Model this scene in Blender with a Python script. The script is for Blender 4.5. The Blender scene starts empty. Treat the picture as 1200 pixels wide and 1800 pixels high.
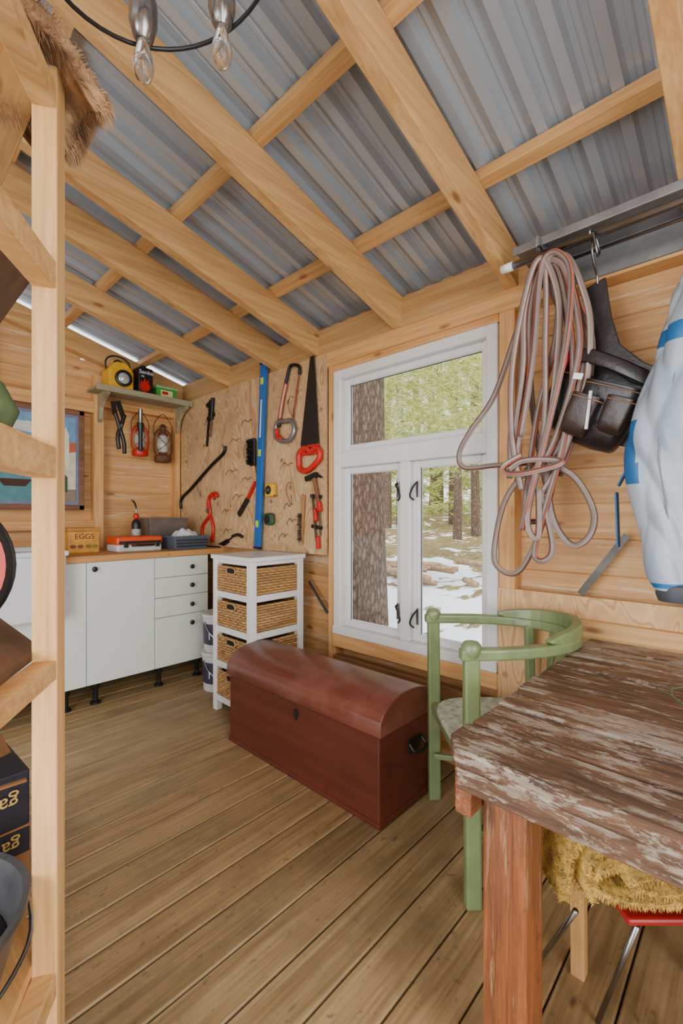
import bpy, math, random, bmesh
from mathutils import Vector, Matrix, Euler
random.seed(7)
SC=bpy.context.scene.collection
PI=math.pi
# ---------------------------------------------------------------- camera
cam_d=bpy.data.cameras.new('camera'); cam=bpy.data.objects.new('camera',cam_d); SC.objects.link(cam)
cam.location=(0,0,1.2)
cam.rotation_euler=(PI/2,0,math.atan2(0.683,0.730)-PI/2)
cam_d.sensor_fit='HORIZONTAL'; cam_d.sensor_width=24; cam_d.lens=15.8; cam_d.shift_y=8/1200
cam_d.clip_start=0.02
bpy.context.scene.camera=cam
# ---------------------------------------------------------------- helpers
def C(r,g,b):
    f=lambda c:(c/255/12.92) if c/255<=0.04045 else ((c/255+0.055)/1.055)**2.4
    return (f(r),f(g),f(b),1)
def new_mat(name):
    m=bpy.data.materials.new(name); m.use_nodes=True
    nt=m.node_tree; b=nt.nodes['Principled BSDF']; return m,nt,b
def N(nt,t,**kw):
    n=nt.nodes.new(t)
    for k,v in kw.items():
        if k in n.inputs: n.inputs[k].default_value=v
        else: setattr(n,k,v)
    return n
def L(nt,a,b): nt.links.new(a,b)
def ramp(nt,fac,stops,interp='LINEAR'):
    r=nt.nodes.new('ShaderNodeValToRGB'); cr=r.color_ramp; cr.interpolation=interp
    while len(cr.elements)<len(stops): cr.elements.new(0.5)
    for e,(p,c) in zip(cr.elements,stops): e.position=p; e.color=c
    L(nt,fac,r.inputs[0]); return r.outputs[0]
def mixc(nt,fac,a,b,bt='MIX'):
    m=nt.nodes.new('ShaderNodeMix'); m.data_type='RGBA'; m.blend_type=bt
    for i,v in ((0,fac),(6,a),(7,b)):
        if hasattr(v,'links'): L(nt,v,m.inputs[i])
        else: m.inputs[i].default_value=v
    return m.outputs[2]
def islvec(nt,amt=9.0):
    tc=N(nt,'ShaderNodeTexCoord'); g=N(nt,'ShaderNodeNewGeometry')
    mu=N(nt,'ShaderNodeMath',operation='MULTIPLY'); mu.inputs[1].default_value=amt
    L(nt,g.outputs['Random Per Island'],mu.inputs[0])
    ad=N(nt,'ShaderNodeVectorMath',operation='ADD'); L(nt,tc.outputs['Object'],ad.inputs[0]); L(nt,mu.outputs[0],ad.inputs[1])
    return ad.outputs[0],g.outputs['Random Per Island']
def wood(name,dark,light,axis='x',rough=.6,knots=.5,var=.25,gs=1.0,knotcol=None,dirt=0.0,dirtcol=(.05,.04,.03,1),streak=None,bump=.18,grain=.65,specks=0):
    m,nt,b=new_mat(name)
    vec,isl=islvec(nt)
    mp=N(nt,'ShaderNodeMapping'); L(nt,vec,mp.inputs[0])
    s=[14*gs]*3; s['xyz'.index(axis)]=0.9*gs; mp.inputs['Scale'].default_value=s
    n1=N(nt,'ShaderNodeTexNoise',Scale=1.6,Detail=7.0,Roughness=.62,Distortion=.6); L(nt,mp.outputs[0],n1.inputs[0])
    col=ramp(nt,n1.outputs[0],[(.28,dark),(.72,light)])
    mp2=N(nt,'ShaderNodeMapping'); L(nt,vec,mp2.inputs[0])
    s2=[90*gs]*3; s2['xyz'.index(axis)]=3*gs; mp2.inputs['Scale'].default_value=s2
    n2=N(nt,'ShaderNodeTexNoise',Scale=1.0,Detail=3.0); L(nt,mp2.outputs[0],n2.inputs[0])
    g2=ramp(nt,n2.outputs[0],[(.3,(.72,.68,.62,1)),(.6,(1,1,1,1))])
    col=mixc(nt,grain,col,g2,'MULTIPLY')
    v=ramp(nt,isl,[(0,(1-var,1-var,1-var,1)),(.5,(1,.985,.96,1)),(1,(1,1-var*.35,1-var*.6,1))])
    col=mixc(nt,1.0,col,v,'MULTIPLY')
    if knots>0:
        mk=N(nt,'ShaderNodeMapping'); L(nt,vec,mk.inputs[0])
        sk=[7.5]*3; sk['xyz'.index(axis)]=2.6; mk.inputs['Scale'].default_value=sk
        vo=N(nt,'ShaderNodeTexVoronoi',Scale=1.0,Randomness=1.0); L(nt,mk.outputs[0],vo.inputs[0])
        kf=ramp(nt,vo.outputs['Distance'],[(.0,(1,1,1,1)),(.06*knots*2,(.8,.8,.8,1)),(.12*knots*2,(0,0,0,1))])
        col=mixc(nt,kf,col,knotcol or (dark[0]*.42,dark[1]*.30,dark[2]*.22,1))
    if dirt>0:
        n3=N(nt,'ShaderNodeTexNoise',Scale=3.0,Detail=8.0,Roughness=.7); L(nt,vec,n3.inputs[0])
        df=ramp(nt,n3.outputs[0],[(.48,(0,0,0,1)),(.75,(dirt,dirt,dirt,1))])
        col=mixc(nt,df,col,dirtcol)
    if specks>0:
        n5=N(nt,'ShaderNodeTexNoise',Scale=38.0,Detail=4.0,Roughness=.6); L(nt,vec,n5.inputs[0])
        sp=ramp(nt,n5.outputs[0],[(.62,(0,0,0,1)),(.70,(specks,specks,specks,1))]); col=mixc(nt,sp,col,dirtcol)
    if streak:
        n4=N(nt,'ShaderNodeTexNoise',Scale=1.3,Detail=6.0,Roughness=.8); L(nt,mp.outputs[0],n4.inputs[0])
        sf=ramp(nt,n4.outputs[0],[(.56,(0,0,0,1)),(.66,(.75,.75,.75,1))]); col=mixc(nt,sf,col,streak)
    L(nt,col,b.inputs['Base Color']); b.inputs['Roughness'].default_value=rough
    bp=N(nt,'ShaderNodeBump',Strength=bump,Distance=.004); L(nt,n1.outputs[0],bp.inputs['Height']); L(nt,bp.outputs[0],b.inputs['Normal'])
    return m
def plain(name,col,rough=.5,metal=0,noise=.12,nscale=12,bump=0.0,coat=0,col2=None,spec=None):
    m,nt,b=new_mat(name)
    tc=N(nt,'ShaderNodeTexCoord'); n=N(nt,'ShaderNodeTexNoise',Scale=float(nscale),Detail=6.0,Roughness=.6); L(nt,tc.outputs['Object'],n.inputs[0])
    d=col2 or (col[0]*(1-noise*2),col[1]*(1-noise*2),col[2]*(1-noise*2),1)
    c=ramp(nt,n.outputs[0],[(.3,d),(.62,col)])
    L(nt,c,b.inputs['Base Color']); b.inputs['Roughness'].default_value=rough; b.inputs['Metallic'].default_value=metal
    if coat: b.inputs['Coat Weight'].default_value=coat
    if spec is not None: b.inputs['Specular IOR Level'].default_value=spec
    if bump:
        bp=N(nt,'ShaderNodeBump',Strength=bump,Distance=.01); L(nt,n.outputs[0],bp.inputs['Height']); L(nt,bp.outputs[0],b.inputs['Normal'])
    return m
def plymat(name,c0,c1,c2,stain):
    # rotary-cut veneer: wide wandering cathedral grain, dark pin knots and stains
    m,nt,b=new_mat(name)
    tc=N(nt,'ShaderNodeTexCoord'); mp=N(nt,'ShaderNodeMapping'); L(nt,tc.outputs['Object'],mp.inputs[0]); mp.inputs['Scale'].default_value=(1,3.4,.9)
    n=N(nt,'ShaderNodeTexNoise',Scale=1.3,Detail=3.0,Roughness=.5,Distortion=.8); L(nt,mp.outputs[0],n.inputs[0])
    mu=N(nt,'ShaderNodeMath',operation='MULTIPLY'); L(nt,n.outputs[0],mu.inputs[0]); mu.inputs[1].default_value=95.0
    si=N(nt,'ShaderNodeMath',operation='SINE'); L(nt,mu.outputs[0],si.inputs[0])
    ma=N(nt,'ShaderNodeMath',operation='MULTIPLY_ADD'); L(nt,si.outputs[0],ma.inputs[0]); ma.inputs[1].default_value=.5; ma.inputs[2].default_value=.5
    col=ramp(nt,ma.outputs[0],[(0,c1),(.75,c0),(1,c2)])
    vo=N(nt,'ShaderNodeTexVoronoi',Scale=6.0); L(nt,tc.outputs['Object'],vo.inputs[0])
    kf=ramp(nt,vo.outputs['Distance'],[(0,(.95,.95,.95,1)),(.07,(.7,.7,.7,1)),(.13,(0,0,0,1))]); col=mixc(nt,kf,col,C(110,74,46))
    n3=N(nt,'ShaderNodeTexNoise',Scale=4.0,Detail=9.0,Roughness=.72); L(nt,tc.outputs['Object'],n3.inputs[0])
    df=ramp(nt,n3.outputs[0],[(.46,(0,0,0,1)),(.7,(.6,.6,.6,1))]); col=mixc(nt,df,col,stain)
    L(nt,col,b.inputs['Base Color']); b.inputs['Roughness'].default_value=.65
    return m
def grp(name,loc=(0,0,0)):
    e=bpy.data.objects.new(name,None); e.empty_display_size=.05; e.location=(0,0,0); SC.objects.link(e); return e
def mobj(name,v,f,mat,parent=None,smooth=False,mi=None):
    me=bpy.data.meshes.new(name); me.from_pydata([tuple(p) for p in v],[],f); me.update()
    mats=mat if isinstance(mat,(list,tuple)) else [mat]
    for m in mats: me.materials.append(m)
    if mi:
        for p,i in zip(me.polygons,mi): p.material_index=i
    if smooth: me.polygons.foreach_set('use_smooth',[True]*len(me.polygons))
    o=bpy.data.objects.new(name,me); SC.objects.link(o)
    if parent: o.parent=parent
    return o
def recalc(o):
    bm=bmesh.new(); bm.from_mesh(o.data); bmesh.ops.recalc_face_normals(bm,faces=bm.faces); bm.to_mesh(o.data); bm.free()
BF=[(0,1,3,2),(4,6,7,5),(0,4,5,1),(2,3,7,6),(0,2,6,4),(1,5,7,3)]
def bevel(o,w,seg=2,angle=35):
    if w<=0: return o
    m=o.modifiers.new('bev','BEVEL'); m.width=w; m.segments=seg; m.limit_method='ANGLE'; m.angle_limit=math.radians(angle); return o
def box(name,lo,hi,mat,parent=None,bev=0.0,rotz=0,piv=None,rot=None):
    c=Vector(((lo[0]+hi[0])/2,(lo[1]+hi[1])/2,(lo[2]+hi[2])/2)) if piv is None else Vector(piv)
    R=(rot.to_matrix() if rot else Matrix.Rotation(rotz,3,'Z'))
    v=[R@(Vector((x,y,z))-c)+c for x in (lo[0],hi[0]) for y in (lo[1],hi[1]) for z in (lo[2],hi[2])]
    o=mobj(name,v,BF,mat,parent); return bevel(o,bev)
def boxes(name,lst,mat,parent=None,bev=0.0):
    v=[];f=[]
    for lo,hi in lst:
        k=len(v); v+=[(x,y,z) for x in (lo[0],hi[0]) for y in (lo[1],hi[1]) for z in (lo[2],hi[2])]
        f+=[tuple(i+k for i in q) for q in BF]
    o=mobj(name,v,f,mat,parent); return bevel(o,bev,1)
def beam(name,p0,p1,w,h,mat,parent=None,bev=0.0,up=(0,0,1)):
    p0=Vector(p0);p1=Vector(p1); d=(p1-p0).normalized(); u=Vector(up)
    s=d.cross(u).normalized(); u=s.cross(d).normalized()
    v=[]
    for p in (p0,p1):
        for a in (-w/2,w/2):
            for b_ in (-h/2,h/2): v.append(p+s*a+u*b_)
    o=mobj(name,v,BF,mat,parent); return bevel(o,bev)
def prism(name,poly,x0,x1,mat,parent=None,plane='YZ',bev=0.0):
    n=len(poly); v=[]
    for x in (x0,x1):
        for a,b_ in poly:
            v.append({'YZ':(x,a,b_),'XZ':(a,x,b_),'XY':(a,b_,x)}[plane])
    f=[tuple(range(n)),tuple(range(2*n-1,n-1,-1))]+[(i,(i+1)%n,n+(i+1)%n,n+i) for i in range(n)]
    o=mobj(name,v,f,mat,parent); recalc(o); return bevel(o,bev)
def cr(pts,sub=6,closed=False):
    P=[Vector(p) for p in pts]; n=len(P); out=[]
    rng=range(n) if closed else range(n-1)
    for i in rng:
        if closed: a,b_,c,d=P[(i-1)%n],P[i],P[(i+1)%n],P[(i+2)%n]
        else: a,b_,c,d=P[max(i-1,0)],P[i],P[i+1],P[min(i+2,n-1)]
        for k in range(sub):
            t=k/sub
            out.append(.5*((2*b_)+(c-a)*t+(2*a-5*b_+4*c-d)*t*t+(3*b_-a-3*c+d)*t**3))
    if not closed: out.append(P[-1])
    return out
def lerpl(rr,t):
    q=t*(len(rr)-1); i=min(int(q),len(rr)-2); return rr[i]*(1-(q-i))+rr[i+1]*(q-i)
def tube(name,pts,r,mat,parent=None,n=8,closed=False,sub=6,mi=None,sx=1.0,sz=1.0,raw=False,zfix=False):
    P=[Vector(p) for p in pts] if sub<=1 else cr(pts,sub,closed)
    rr=r if isinstance(r,(list,tuple)) else None
    m=len(P); v=[];f=[];idx=[]
    T=[]
    for i in range(m):
        a=P[(i-1)%m] if (closed or i>0) else P[i]; b_=P[(i+1)%m] if (closed or i<m-1) else P[i]
        t=(b_-a); T.append(t.normalized() if t.length>1e-9 else Vector((0,0,1)))
    u=T[0].cross(Vector((0,0,1)));
    if u.length<1e-3: u=T[0].cross(Vector((1,0,0)))
    u.normalize()
    for i in range(m):
        if zfix: u=T[i].cross(Vector((0,0,1)))
        u=(u-T[i]*u.dot(T[i]));
        if u.length<1e-6: u=T[i].cross(Vector((1,0,.1)))
        u.normalize(); w=T[i].cross(u)
        R=lerpl(rr,i/(m-1)) if rr else r
        for k in range(n):
            an=2*PI*k/n; v.append(P[i]+u*(math.cos(an)*R*sx)+w*(math.sin(an)*R*sz))
    for i in range(m if closed else m-1):
        j=(i+1)%m
        for k in range(n):
            f.append((i*n+k,i*n+(k+1)%n,j*n+(k+1)%n,j*n+k)); idx.append(mi[k%len(mi)] if mi else 0)
    if not closed:
        f.append(tuple(range(n-1,-1,-1))); f.append(tuple((m-1)*n+k for k in range(n))); idx+=[0,0]
    if raw: return v,f
    o=mobj(name,v,f,mat,parent,True,idx if mi else None); return o
def tubes(name,lst,mat,parent=None,n=6,sub=4):
    V=[];F=[]
    for pts,r in lst:
        v,f=tube('',pts,r,None,n=n,sub=sub,raw=True); k=len(V); V+=v; F+=[tuple(i+k for i in q) for q in f]
    return mobj(name,V,F,mat,parent,True)
def lathe(name,prof,loc,mat,parent=None,n=24,rot=None,smooth=True,scale=(1,1,1)):
    v=[];f=[]; R=rot.to_matrix() if rot else Matrix.Identity(3)
    for r,z in prof:
        for k in range(n):
            a=2*PI*k/n; v.append(R@Vector((r*math.cos(a)*scale[0],r*math.sin(a)*scale[1],z*scale[2]))+Vector(loc))
    m=len(prof)
    for i in range(m-1):
        for k in range(n): f.append((i*n+k,i*n+(k+1)%n,(i+1)*n+(k+1)%n,(i+1)*n+k))
    f.append(tuple(range(n-1,-1,-1))); f.append(tuple((m-1)*n+k for k in range(n)))
    o=mobj(name,v,f,mat,parent,smooth)
    if smooth:
        es=o.modifiers.new('es','EDGE_SPLIT'); es.split_angle=math.radians(50)
    return o
def text(name,body,loc,size,rot,mat,parent=None,ext=.0008,align='CENTER',sx=1):
    c=bpy.data.curves.new(name,'FONT'); c.body=body; c.size=size; c.extrude=ext; c.align_x=align; c.align_y='CENTER'; c.materials.append(mat)
    o=bpy.data.objects.new(name,c); o.location=loc; o.rotation_euler=rot; o.scale=(sx,1,1); SC.objects.link(o)
    if parent: o.parent=parent
    return o
ROT_Y=(PI/2,0,0)
ROT_X=(PI/2,0,-PI/2)
def fuzz(name,samples,length,width,mat,parent=None,droop=.4,jit=.5):
    v=[];f=[]
    for p,nrm in samples:
        p=Vector(p); nrm=Vector(nrm).normalized()
        d=(nrm+Vector((random.uniform(-jit,jit),random.uniform(-jit,jit),random.uniform(-jit,jit)))).normalized()
        s=d.cross(Vector((random.uniform(-1,1),random.uniform(-1,1),random.uniform(-1,1))));
        if s.length<1e-3: continue
        s.normalize(); l=length*random.uniform(.6,1.3)
        a=p+d*l*.55; t=p+d*l*.9+Vector((0,0,-droop*l))
        k=len(v); v+=[p-s*width,p+s*width,a+s*width*.8,a-s*width*.8,t]
        f+=[(k,k+1,k+2,k+3),(k+3,k+2,k+4)]
    return mobj(name,v,f,mat,parent)
def smoothmod(o,lv=1):
    m=o.modifiers.new('sub','SUBSURF'); m.levels=lv; m.render_levels=lv; return o
# ---------------------------------------------------------------- materials
PD=C(198,146,86); PL=C(234,190,128)
pine_x=wood('pine_x',PD,PL,'x',knots=.48)
pine_y=wood('pine_y',PD,PL,'y',knots=.48)
pine_z=wood('pine_z',PD,PL,'z',knots=.48)
clad_y=wood('clad_y',C(190,140,86),C(222,176,120),'y',knots=.48,var=.22,streak=C(226,206,174))
clad_x=wood('clad_x',C(196,146,88),C(228,180,122),'x',knots=.48,var=.22,streak=C(226,206,174))
plyw=plymat('plywood',C(214,182,138),C(190,154,110),C(176,136,92),C(140,110,80))
floorm=wood('floor_wood',C(132,108,70),C(184,158,116),'x',knots=.3,var=.2,rough=.5,dirt=.7,dirtcol=C(100,84,60),knotcol=C(70,50,30),grain=.95,specks=.65,bump=.3)
counterm=wood('counter_wood',C(186,132,74),C(210,158,98),'x',knots=.2,var=.1)
white=plain('white_paint',C(222,223,222),.4,noise=.03)
cabm=plain('cabinet_white',C(212,218,212),.35,noise=.02)
black=plain('black_plastic',C(24,24,25),.4,noise=.1)
steel=plain('steel',C(150,150,150),.3,1,noise=.15)
darksteel=plain('dark_steel',C(58,56,54),.45,.8,noise=.2)
red=plain('red_paint',C(190,28,24),.4,noise=.08)
blue=plain('blue_paint',C(20,96,170),.35,noise=.04)
yellow=plain('yellow_paint',C(226,170,30),.45,noise=.1)
green=plain('green_plastic',C(60,150,60),.4,noise=.1)
wirem=plain('black_wire',C(40,36,32),.5,.5)
roofm=plain('roof_metal',C(176,184,192),.3,.35,noise=.015,nscale=2)
# ---------------------------------------------------------------- room shell
W=1.95; BY=3.76; LX=-1.3; RY=-1.5; SL=.263
def zr(x): return 2.2+SL*(W-x)
def zs(x): return zr(x)+.215
fl=[]; y=RY
while y<BY+.1:
    fl.append(((LX,y+.0025,-.03),(W+.08,y+.1325,0))); y+=.135
boxes('floor',fl,floorm,None,.004)
box('floor_underlay',(LX,RY,-.08),(W+.08,BY+.1,-.035),plain('under',C(50,40,28),.8))
wy0,wy1,wz0,wz1=.86,1.88,.50,2.07
XB=2.03
cl=[]; z=-.05
while z<2.3:
    a,b_=z,z+.1445
    for (s0,s1) in ((RY,wy0),(wy1,BY+.1)): cl.append(((XB,s0,a),(XB+.022,s1,b_)))
    if b_<wz0 : cl.append(((XB,wy0,a),(XB+.022,wy1,b_)))
    elif a<wz0: cl.append(((XB,wy0,a),(XB+.022,wy1,wz0)))
    elif a>=wz1: cl.append(((XB,wy0,a),(XB+.022,wy1,b_)))
    elif b_>wz1: cl.append(((XB,wy0,wz1),(XB+.022,wy1,b_)))
    z+=.145
boxes('wall_window',cl,clad_y,None,.004)
st=[]
for a,b_ in ((.79,.86),(1.88,1.935),(3.70,3.76),(2.5,2.55),(3.1,3.15),(.1,.15),(-.5,-.45),(-1.1,-1.05)):
    st.append(((W,a,0),(XB,b_,2.12)))
boxes('trim_1',st,pine_z,None,.003)
boxes('trim_2',[((W-.01,RY,2.11),(XB,BY,2.20)),((W-.005,wy0,2.07),(XB,wy1,2.11)),((W-.02,.86,.425),(XB,1.88,.50)),((W,.86,.0),(XB,1.88,.06)),((W,.0,2.2),(XB+.02,BY,2.36)),((W,RY,2.2),(XB+.02,0,2.36))],pine_y,None,.004)
boxes('trim_3',[((W-.015,.86,.30),(W+.03,1.88,.375))],wood('sill_old',C(120,90,56),C(160,120,76),'y'),None,.003)
box('tool_panel_plywood',(W-.014,1.94,.965),(W,3.755,2.195),plyw)
lowp=plymat('plywood_low',C(222,182,130),C(206,164,112),C(190,144,94),C(176,136,96))
box('low_plywood_panel',(W-.012,RY+.05,.02),(W-.001,.86,.885),lowp)
box('ledge_board',(W-.05,RY+.05,.62),(W-.013,.70,.80),pine_y,None,.003)
strapm=plain('strap_steel',C(96,92,88),.5,.7,noise=.2)
beam('metal_brace_strap',(W+.012,.53,.89),(W+.012,.37,1.13),.004,.026,strapm)
beam('metal_brace_strap',(W+.03,2.14,.78),(W+.03,1.97,.60),.004,.022,strapm)
cl=[]; z=-.05
while z<3.1:
    x1=min(W+.05,W-(z+.143-2.2-.15)/SL)
    if x1>LX: cl.append(((LX,BY+.08,z),(x1,BY+.1,z+.1445)))
    z+=.145
boxes('wall_back',cl,clad_x,None,.004)
boxes('trim_4',[((1.23,BY,.9),(1.30,BY+.08,2.30)),((1.88,BY,.9),(1.93,BY+.08,2.2)),((.55,BY,2.0),(.6,BY+.08,2.5)),((-.2,BY,0),(-.15,BY+.08,2.6))],pine_z,None,.003)
boxes('trim_5',[((LX,BY-.002,2.0),(1.23,BY+.08,2.09)),((1.30,BY,2.06),(1.88,BY+.08,2.11)),((LX,BY,1.10),(1.23,BY+.08,1.17))],pine_x,None,.003)
def slope_beam(name,y0,y1,dz0,dz1,x0,x1,mat):
    v=[(x,y,zr(x)+d) for x in (x0,x1) for y in (y0,y1) for d in (dz0,dz1)]
    o=mobj(name,v,BF,mat); return bevel(o,.003)
slope_beam('trim_6',BY-.0,BY+.1,.02,.165,LX,W+.05,pine_x)
for y in (-1.1,-.47,.166,.80,1.415,2.045,2.43,3.03):
    slope_beam('roof_rafter',y-.027,y+.027,0,.165,LX-.1,2.2,pine_x)
for x in (1.606,1.022,.44,-.15,-.73):
    d=.05/2
    v=[(xx,yy,zr(xx)+dd) for xx in (x-d,x+d) for yy in (RY,BY+.1) for dd in (.167,.207)]
    bevel(mobj('roof_purlin',v,BF,pine_y),.002)
P=[];y=RY-.1;per=.112
while y<BY+.12:
    P+=[(y,.0),(y+.034,.0),(y+.044,.030),(y+.060,.030),(y+.066,.024),(y+.080,.024),(y+.086,.030),(y+.102,.030)]; y+=per
v=[];f=[]
for (yy,dz) in P:
    for x in (LX-.3,2.35): v.append((x,yy,zs(x)-.004+dz))
for i in range(len(P)-1): f.append((2*i,2*i+1,2*i+3,2*i+2))
o=mobj('ceiling',v,f,roofm); so=o.modifiers.new('sol','SOLIDIFY'); so.thickness=.0015; so.offset=1
boxes('wall_left',[((LX-.04,RY,0),(LX,BY,.9)),((LX-.04,RY,2.3),(LX,BY,3.1)),((LX-.04,2.6,.9),(LX,BY,2.3)),((LX-.04,RY,.9),(LX,-.9,2.3))],pine_y)
boxes('wall_rear',[((LX,RY-.04,0),(-.9,RY,2.95)),((.9,RY-.04,0),(W+.05,RY,2.3))],pine_x)
# ---------------------------------------------------------------- window
g=grp('window_1')
fr=[((1.935,.862,.502),(2.05,.915,2.068)),((1.935,1.825,.502),(2.05,1.878,2.068)),((1.935,.915,2.015),(2.05,1.825,2.068)),((1.925,.862,.502),(2.05,1.878,.55)),((1.94,.915,1.49),(2.05,1.825,1.585)),((1.945,1.335,.55),(2.05,1.40,1.49))]
boxes('frame',fr,white,g,.004)
def sash(n,y0,y1,z0,z1,w=.038):
    boxes(n,[((1.972,y0,z0),(2.012,y0+w,z1)),((1.972,y1-w,z0),(2.012,y1,z1)),((1.972,y0+w,z0),(2.012,y1-w,z0+w)),((1.972,y0+w,z1-w),(2.012,y1-w,z1))],white,g,.005)
sash('sash_top',.915,1.825,1.585,2.015); sash('sash_left',1.40,1.825,.55,1.49); sash('sash_right',.915,1.335,.55,1.49)
gm=bpy.data.materials.new('glass'); gm.use_nodes=True; nt=gm.node_tree; nt.nodes.clear()
t_=N(nt,'ShaderNodeBsdfTransparent'); gl=N(nt,'ShaderNodeBsdfGlossy'); gl.inputs['Roughness'].default_value=.02; fn=N(nt,'ShaderNodeFresnel'); fn.inputs[0].default_value=1.3; mx=N(nt,'ShaderNodeMixShader'); ou=N(nt,'ShaderNodeOutputMaterial')
L(nt,fn.outputs[0],mx.inputs[0]);L(nt,t_.outputs[0],mx.inputs[1]);L(nt,gl.outputs[0],mx.inputs[2]);L(nt,mx.outputs[0],ou.inputs[0])
boxes('glass',[((1.99,.95,1.62),(1.993,1.79,1.98)),((1.99,1.435,.585),(1.993,1.79,1.455)),((1.99,.95,.585),(1.993,1.30,1.455))],gm,g)
boxes('glazing_spacer',[((1.994,.95,1.62),(1.999,.956,1.98)),((1.994,1.784,1.62),(1.999,1.79,1.98)),((1.994,.95,1.974),(1.999,1.79,1.98)),((1.994,1.435,.585),(1.999,1.441,1.455)),((1.994,1.784,.585),(1.999,1.79,1.455)),((1.994,.95,.585),(1.999,.956,1.455)),((1.994,1.294,.585),(1.999,1.30,1.455))],darksteel,g)
for i,(yy,zz) in enumerate(((1.425,1.33),(1.30,1.33),(1.425,.68),(1.30,.67))):
    s=1 if yy>1.35 else -1
    tube('casement_hook_%d'%i,[(1.965,yy,zz+.045),(1.945,yy,zz+.04),(1.94,yy-s*.02,zz+.01),(1.94,yy-s*.03,zz-.025),(1.95,yy-s*.012,zz-.045)],.005,darksteel,g)
    box('hook_plate_%d'%i,(1.962,yy-.009,zz-.03),(1.972,yy+.009,zz+.055),steel,g,.002)
# ---------------------------------------------------------------- exterior
def gz(x,y): return -.4+.08*(x-2)+.12*math.sin(x*.9+y*.7)*.6+.08*math.sin(y*1.7-x*.4)+.04*math.sin(3.1*x+2.3*y)
v=[];f=[];nx,ny=60,70
for i in range(nx):
    for j in range(ny):
        x=2.15+(i/(nx-1))**1.6*38; yy=-10+j/(ny-1)*50; v.append((x,yy,gz(x,yy)))
for i in range(nx-1):
    for j in range(ny-1): a=i*ny+j; f.append((a,a+ny,a+ny+1,a+1))
m,nt,b=new_mat('snow_moss')
tc=N(nt,'ShaderNodeTexCoord'); n=N(nt,'ShaderNodeTexNoise',Scale=1.1,Detail=9.0,Roughness=.68); L(nt,tc.outputs['Object'],n.inputs[0])
sx=N(nt,'ShaderNodeSeparateXYZ'); L(nt,tc.outputs['Object'],sx.inputs[0])
mr=N(nt,'ShaderNodeMapRange'); mr.inputs[1].default_value=5.5; mr.inputs[2].default_value=11; mr.inputs[3].default_value=.11; mr.inputs[4].default_value=-.07; L(nt,sx.outputs[0],mr.inputs[0])
ad=N(nt,'ShaderNodeMath',operation='ADD'); L(nt,n.outputs[0],ad.inputs[0]); L(nt,mr.outputs[0],ad.inputs[1])
n2=N(nt,'ShaderNodeTexNoise',Scale=5.0,Detail=8.0,Roughness=.7); L(nt,tc.outputs['Object'],n2.inputs[0])
mossc=ramp(nt,n2.outputs[0],[(.3,C(70,52,36)),(.5,C(122,104,62)),(.7,C(158,146,90))])
sf=ramp(nt,ad.outputs[0],[(.5,(0,0,0,1)),(.53,(1,1,1,1))])
L(nt,mixc(nt,sf,mossc,C(226,232,240)),b.inputs['Base Color']); b.inputs['Roughness'].default_value=.8
bp=N(nt,'ShaderNodeBump',Strength=.6,Distance=.1); L(nt,n2.outputs[0],bp.inputs['Height']); L(nt,bp.outputs[0],b.inputs['Normal'])
mobj('forest_ground',v,f,m,None,True)
bark,nt,b=new_mat('bark')
tc=N(nt,'ShaderNodeTexCoord'); mp=N(nt,'ShaderNodeMapping'); L(nt,tc.outputs['Object'],mp.inputs[0]); mp.inputs['Scale'].default_value=(16,16,4.5)
vo=N(nt,'ShaderNodeTexVoronoi',feature='DISTANCE_TO_EDGE',Scale=1.6); nn=N(nt,'ShaderNodeTexNoise',Scale=2.5,Detail=7.0,Roughness=.7); L(nt,mp.outputs[0],nn.inputs[0])
mxv=N(nt,'ShaderNodeVectorMath',operation='ADD'); L(nt,mp.outputs[0],mxv.inputs[0]); L(nt,nn.outputs['Color'],mxv.inputs[1]); L(nt,mxv.outputs[0],vo.inputs[0])
c1=ramp(nt,vo.outputs['Distance'],[(0,C(54,42,34)),(.12,C(104,86,70)),(.4,C(138,118,100))]); c2=ramp(nt,nn.outputs[0],[(.3,(.55,.52,.5,1)),(.65,(1,1,1,1))])
L(nt,mixc(nt,.8,c1,c2,'MULTIPLY'),b.inputs['Base Color']); b.inputs['Roughness'].default_value=.9
bp=N(nt,'ShaderNodeBump',Strength=.9,Distance=.03); L(nt,vo.outputs['Distance'],bp.inputs['Height']); L(nt,bp.outputs[0],b.inputs['Normal'])
def trunk(x,y,r,h):
    z0=gz(x,y)-.2; pts=[(x+random.uniform(-.06,.06)*i,y+random.uniform(-.06,.06)*i,z0+h*i/5) for i in range(6)]
    pts[0]=(x,y,z0)
    if r>.23: pts=[(x,y,z0+h*i/5) for i in range(6)]
    return tube('tree_trunk',pts,[r*1.25,r,r*.95,r*.88,r*.8,r*.7],bark,None,n=16)
trunk(3.95,3.32,.232,7)
for x,y,r in ((13,7.1,.12),(14.5,7.2,.14),(19,10.6,.17),(24,14.8,.22),(17,12.2,.16),(22,9.9,.16),(26,15.5,.25),(28,13.5,.2),(15,11.4,.14),(24,11.2,.18),(21,14,.18)):
    trunk(x,y,r,12)
fm,nt,b=new_mat('foliage')
vec,isl=islvec(nt,3)
cc=ramp(nt,isl,[(0,C(108,122,56)),(.35,C(164,174,84)),(.75,C(210,212,130)),(1,C(238,236,184))]); L(nt,cc,b.inputs['Base Color']); b.inputs['Roughness'].default_value=.6
tr=N(nt,'ShaderNodeBsdfTranslucent'); L(nt,cc,tr.inputs[0]); mxs=N(nt,'ShaderNodeMixShader'); mxs.inputs[0].default_value=.5
L(nt,b.outputs[0],mxs.inputs[1]); L(nt,tr.outputs[0],mxs.inputs[2]); L(nt,mxs.outputs[0],nt.nodes['Material Output'].inputs[0])
v=[];f=[]
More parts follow.
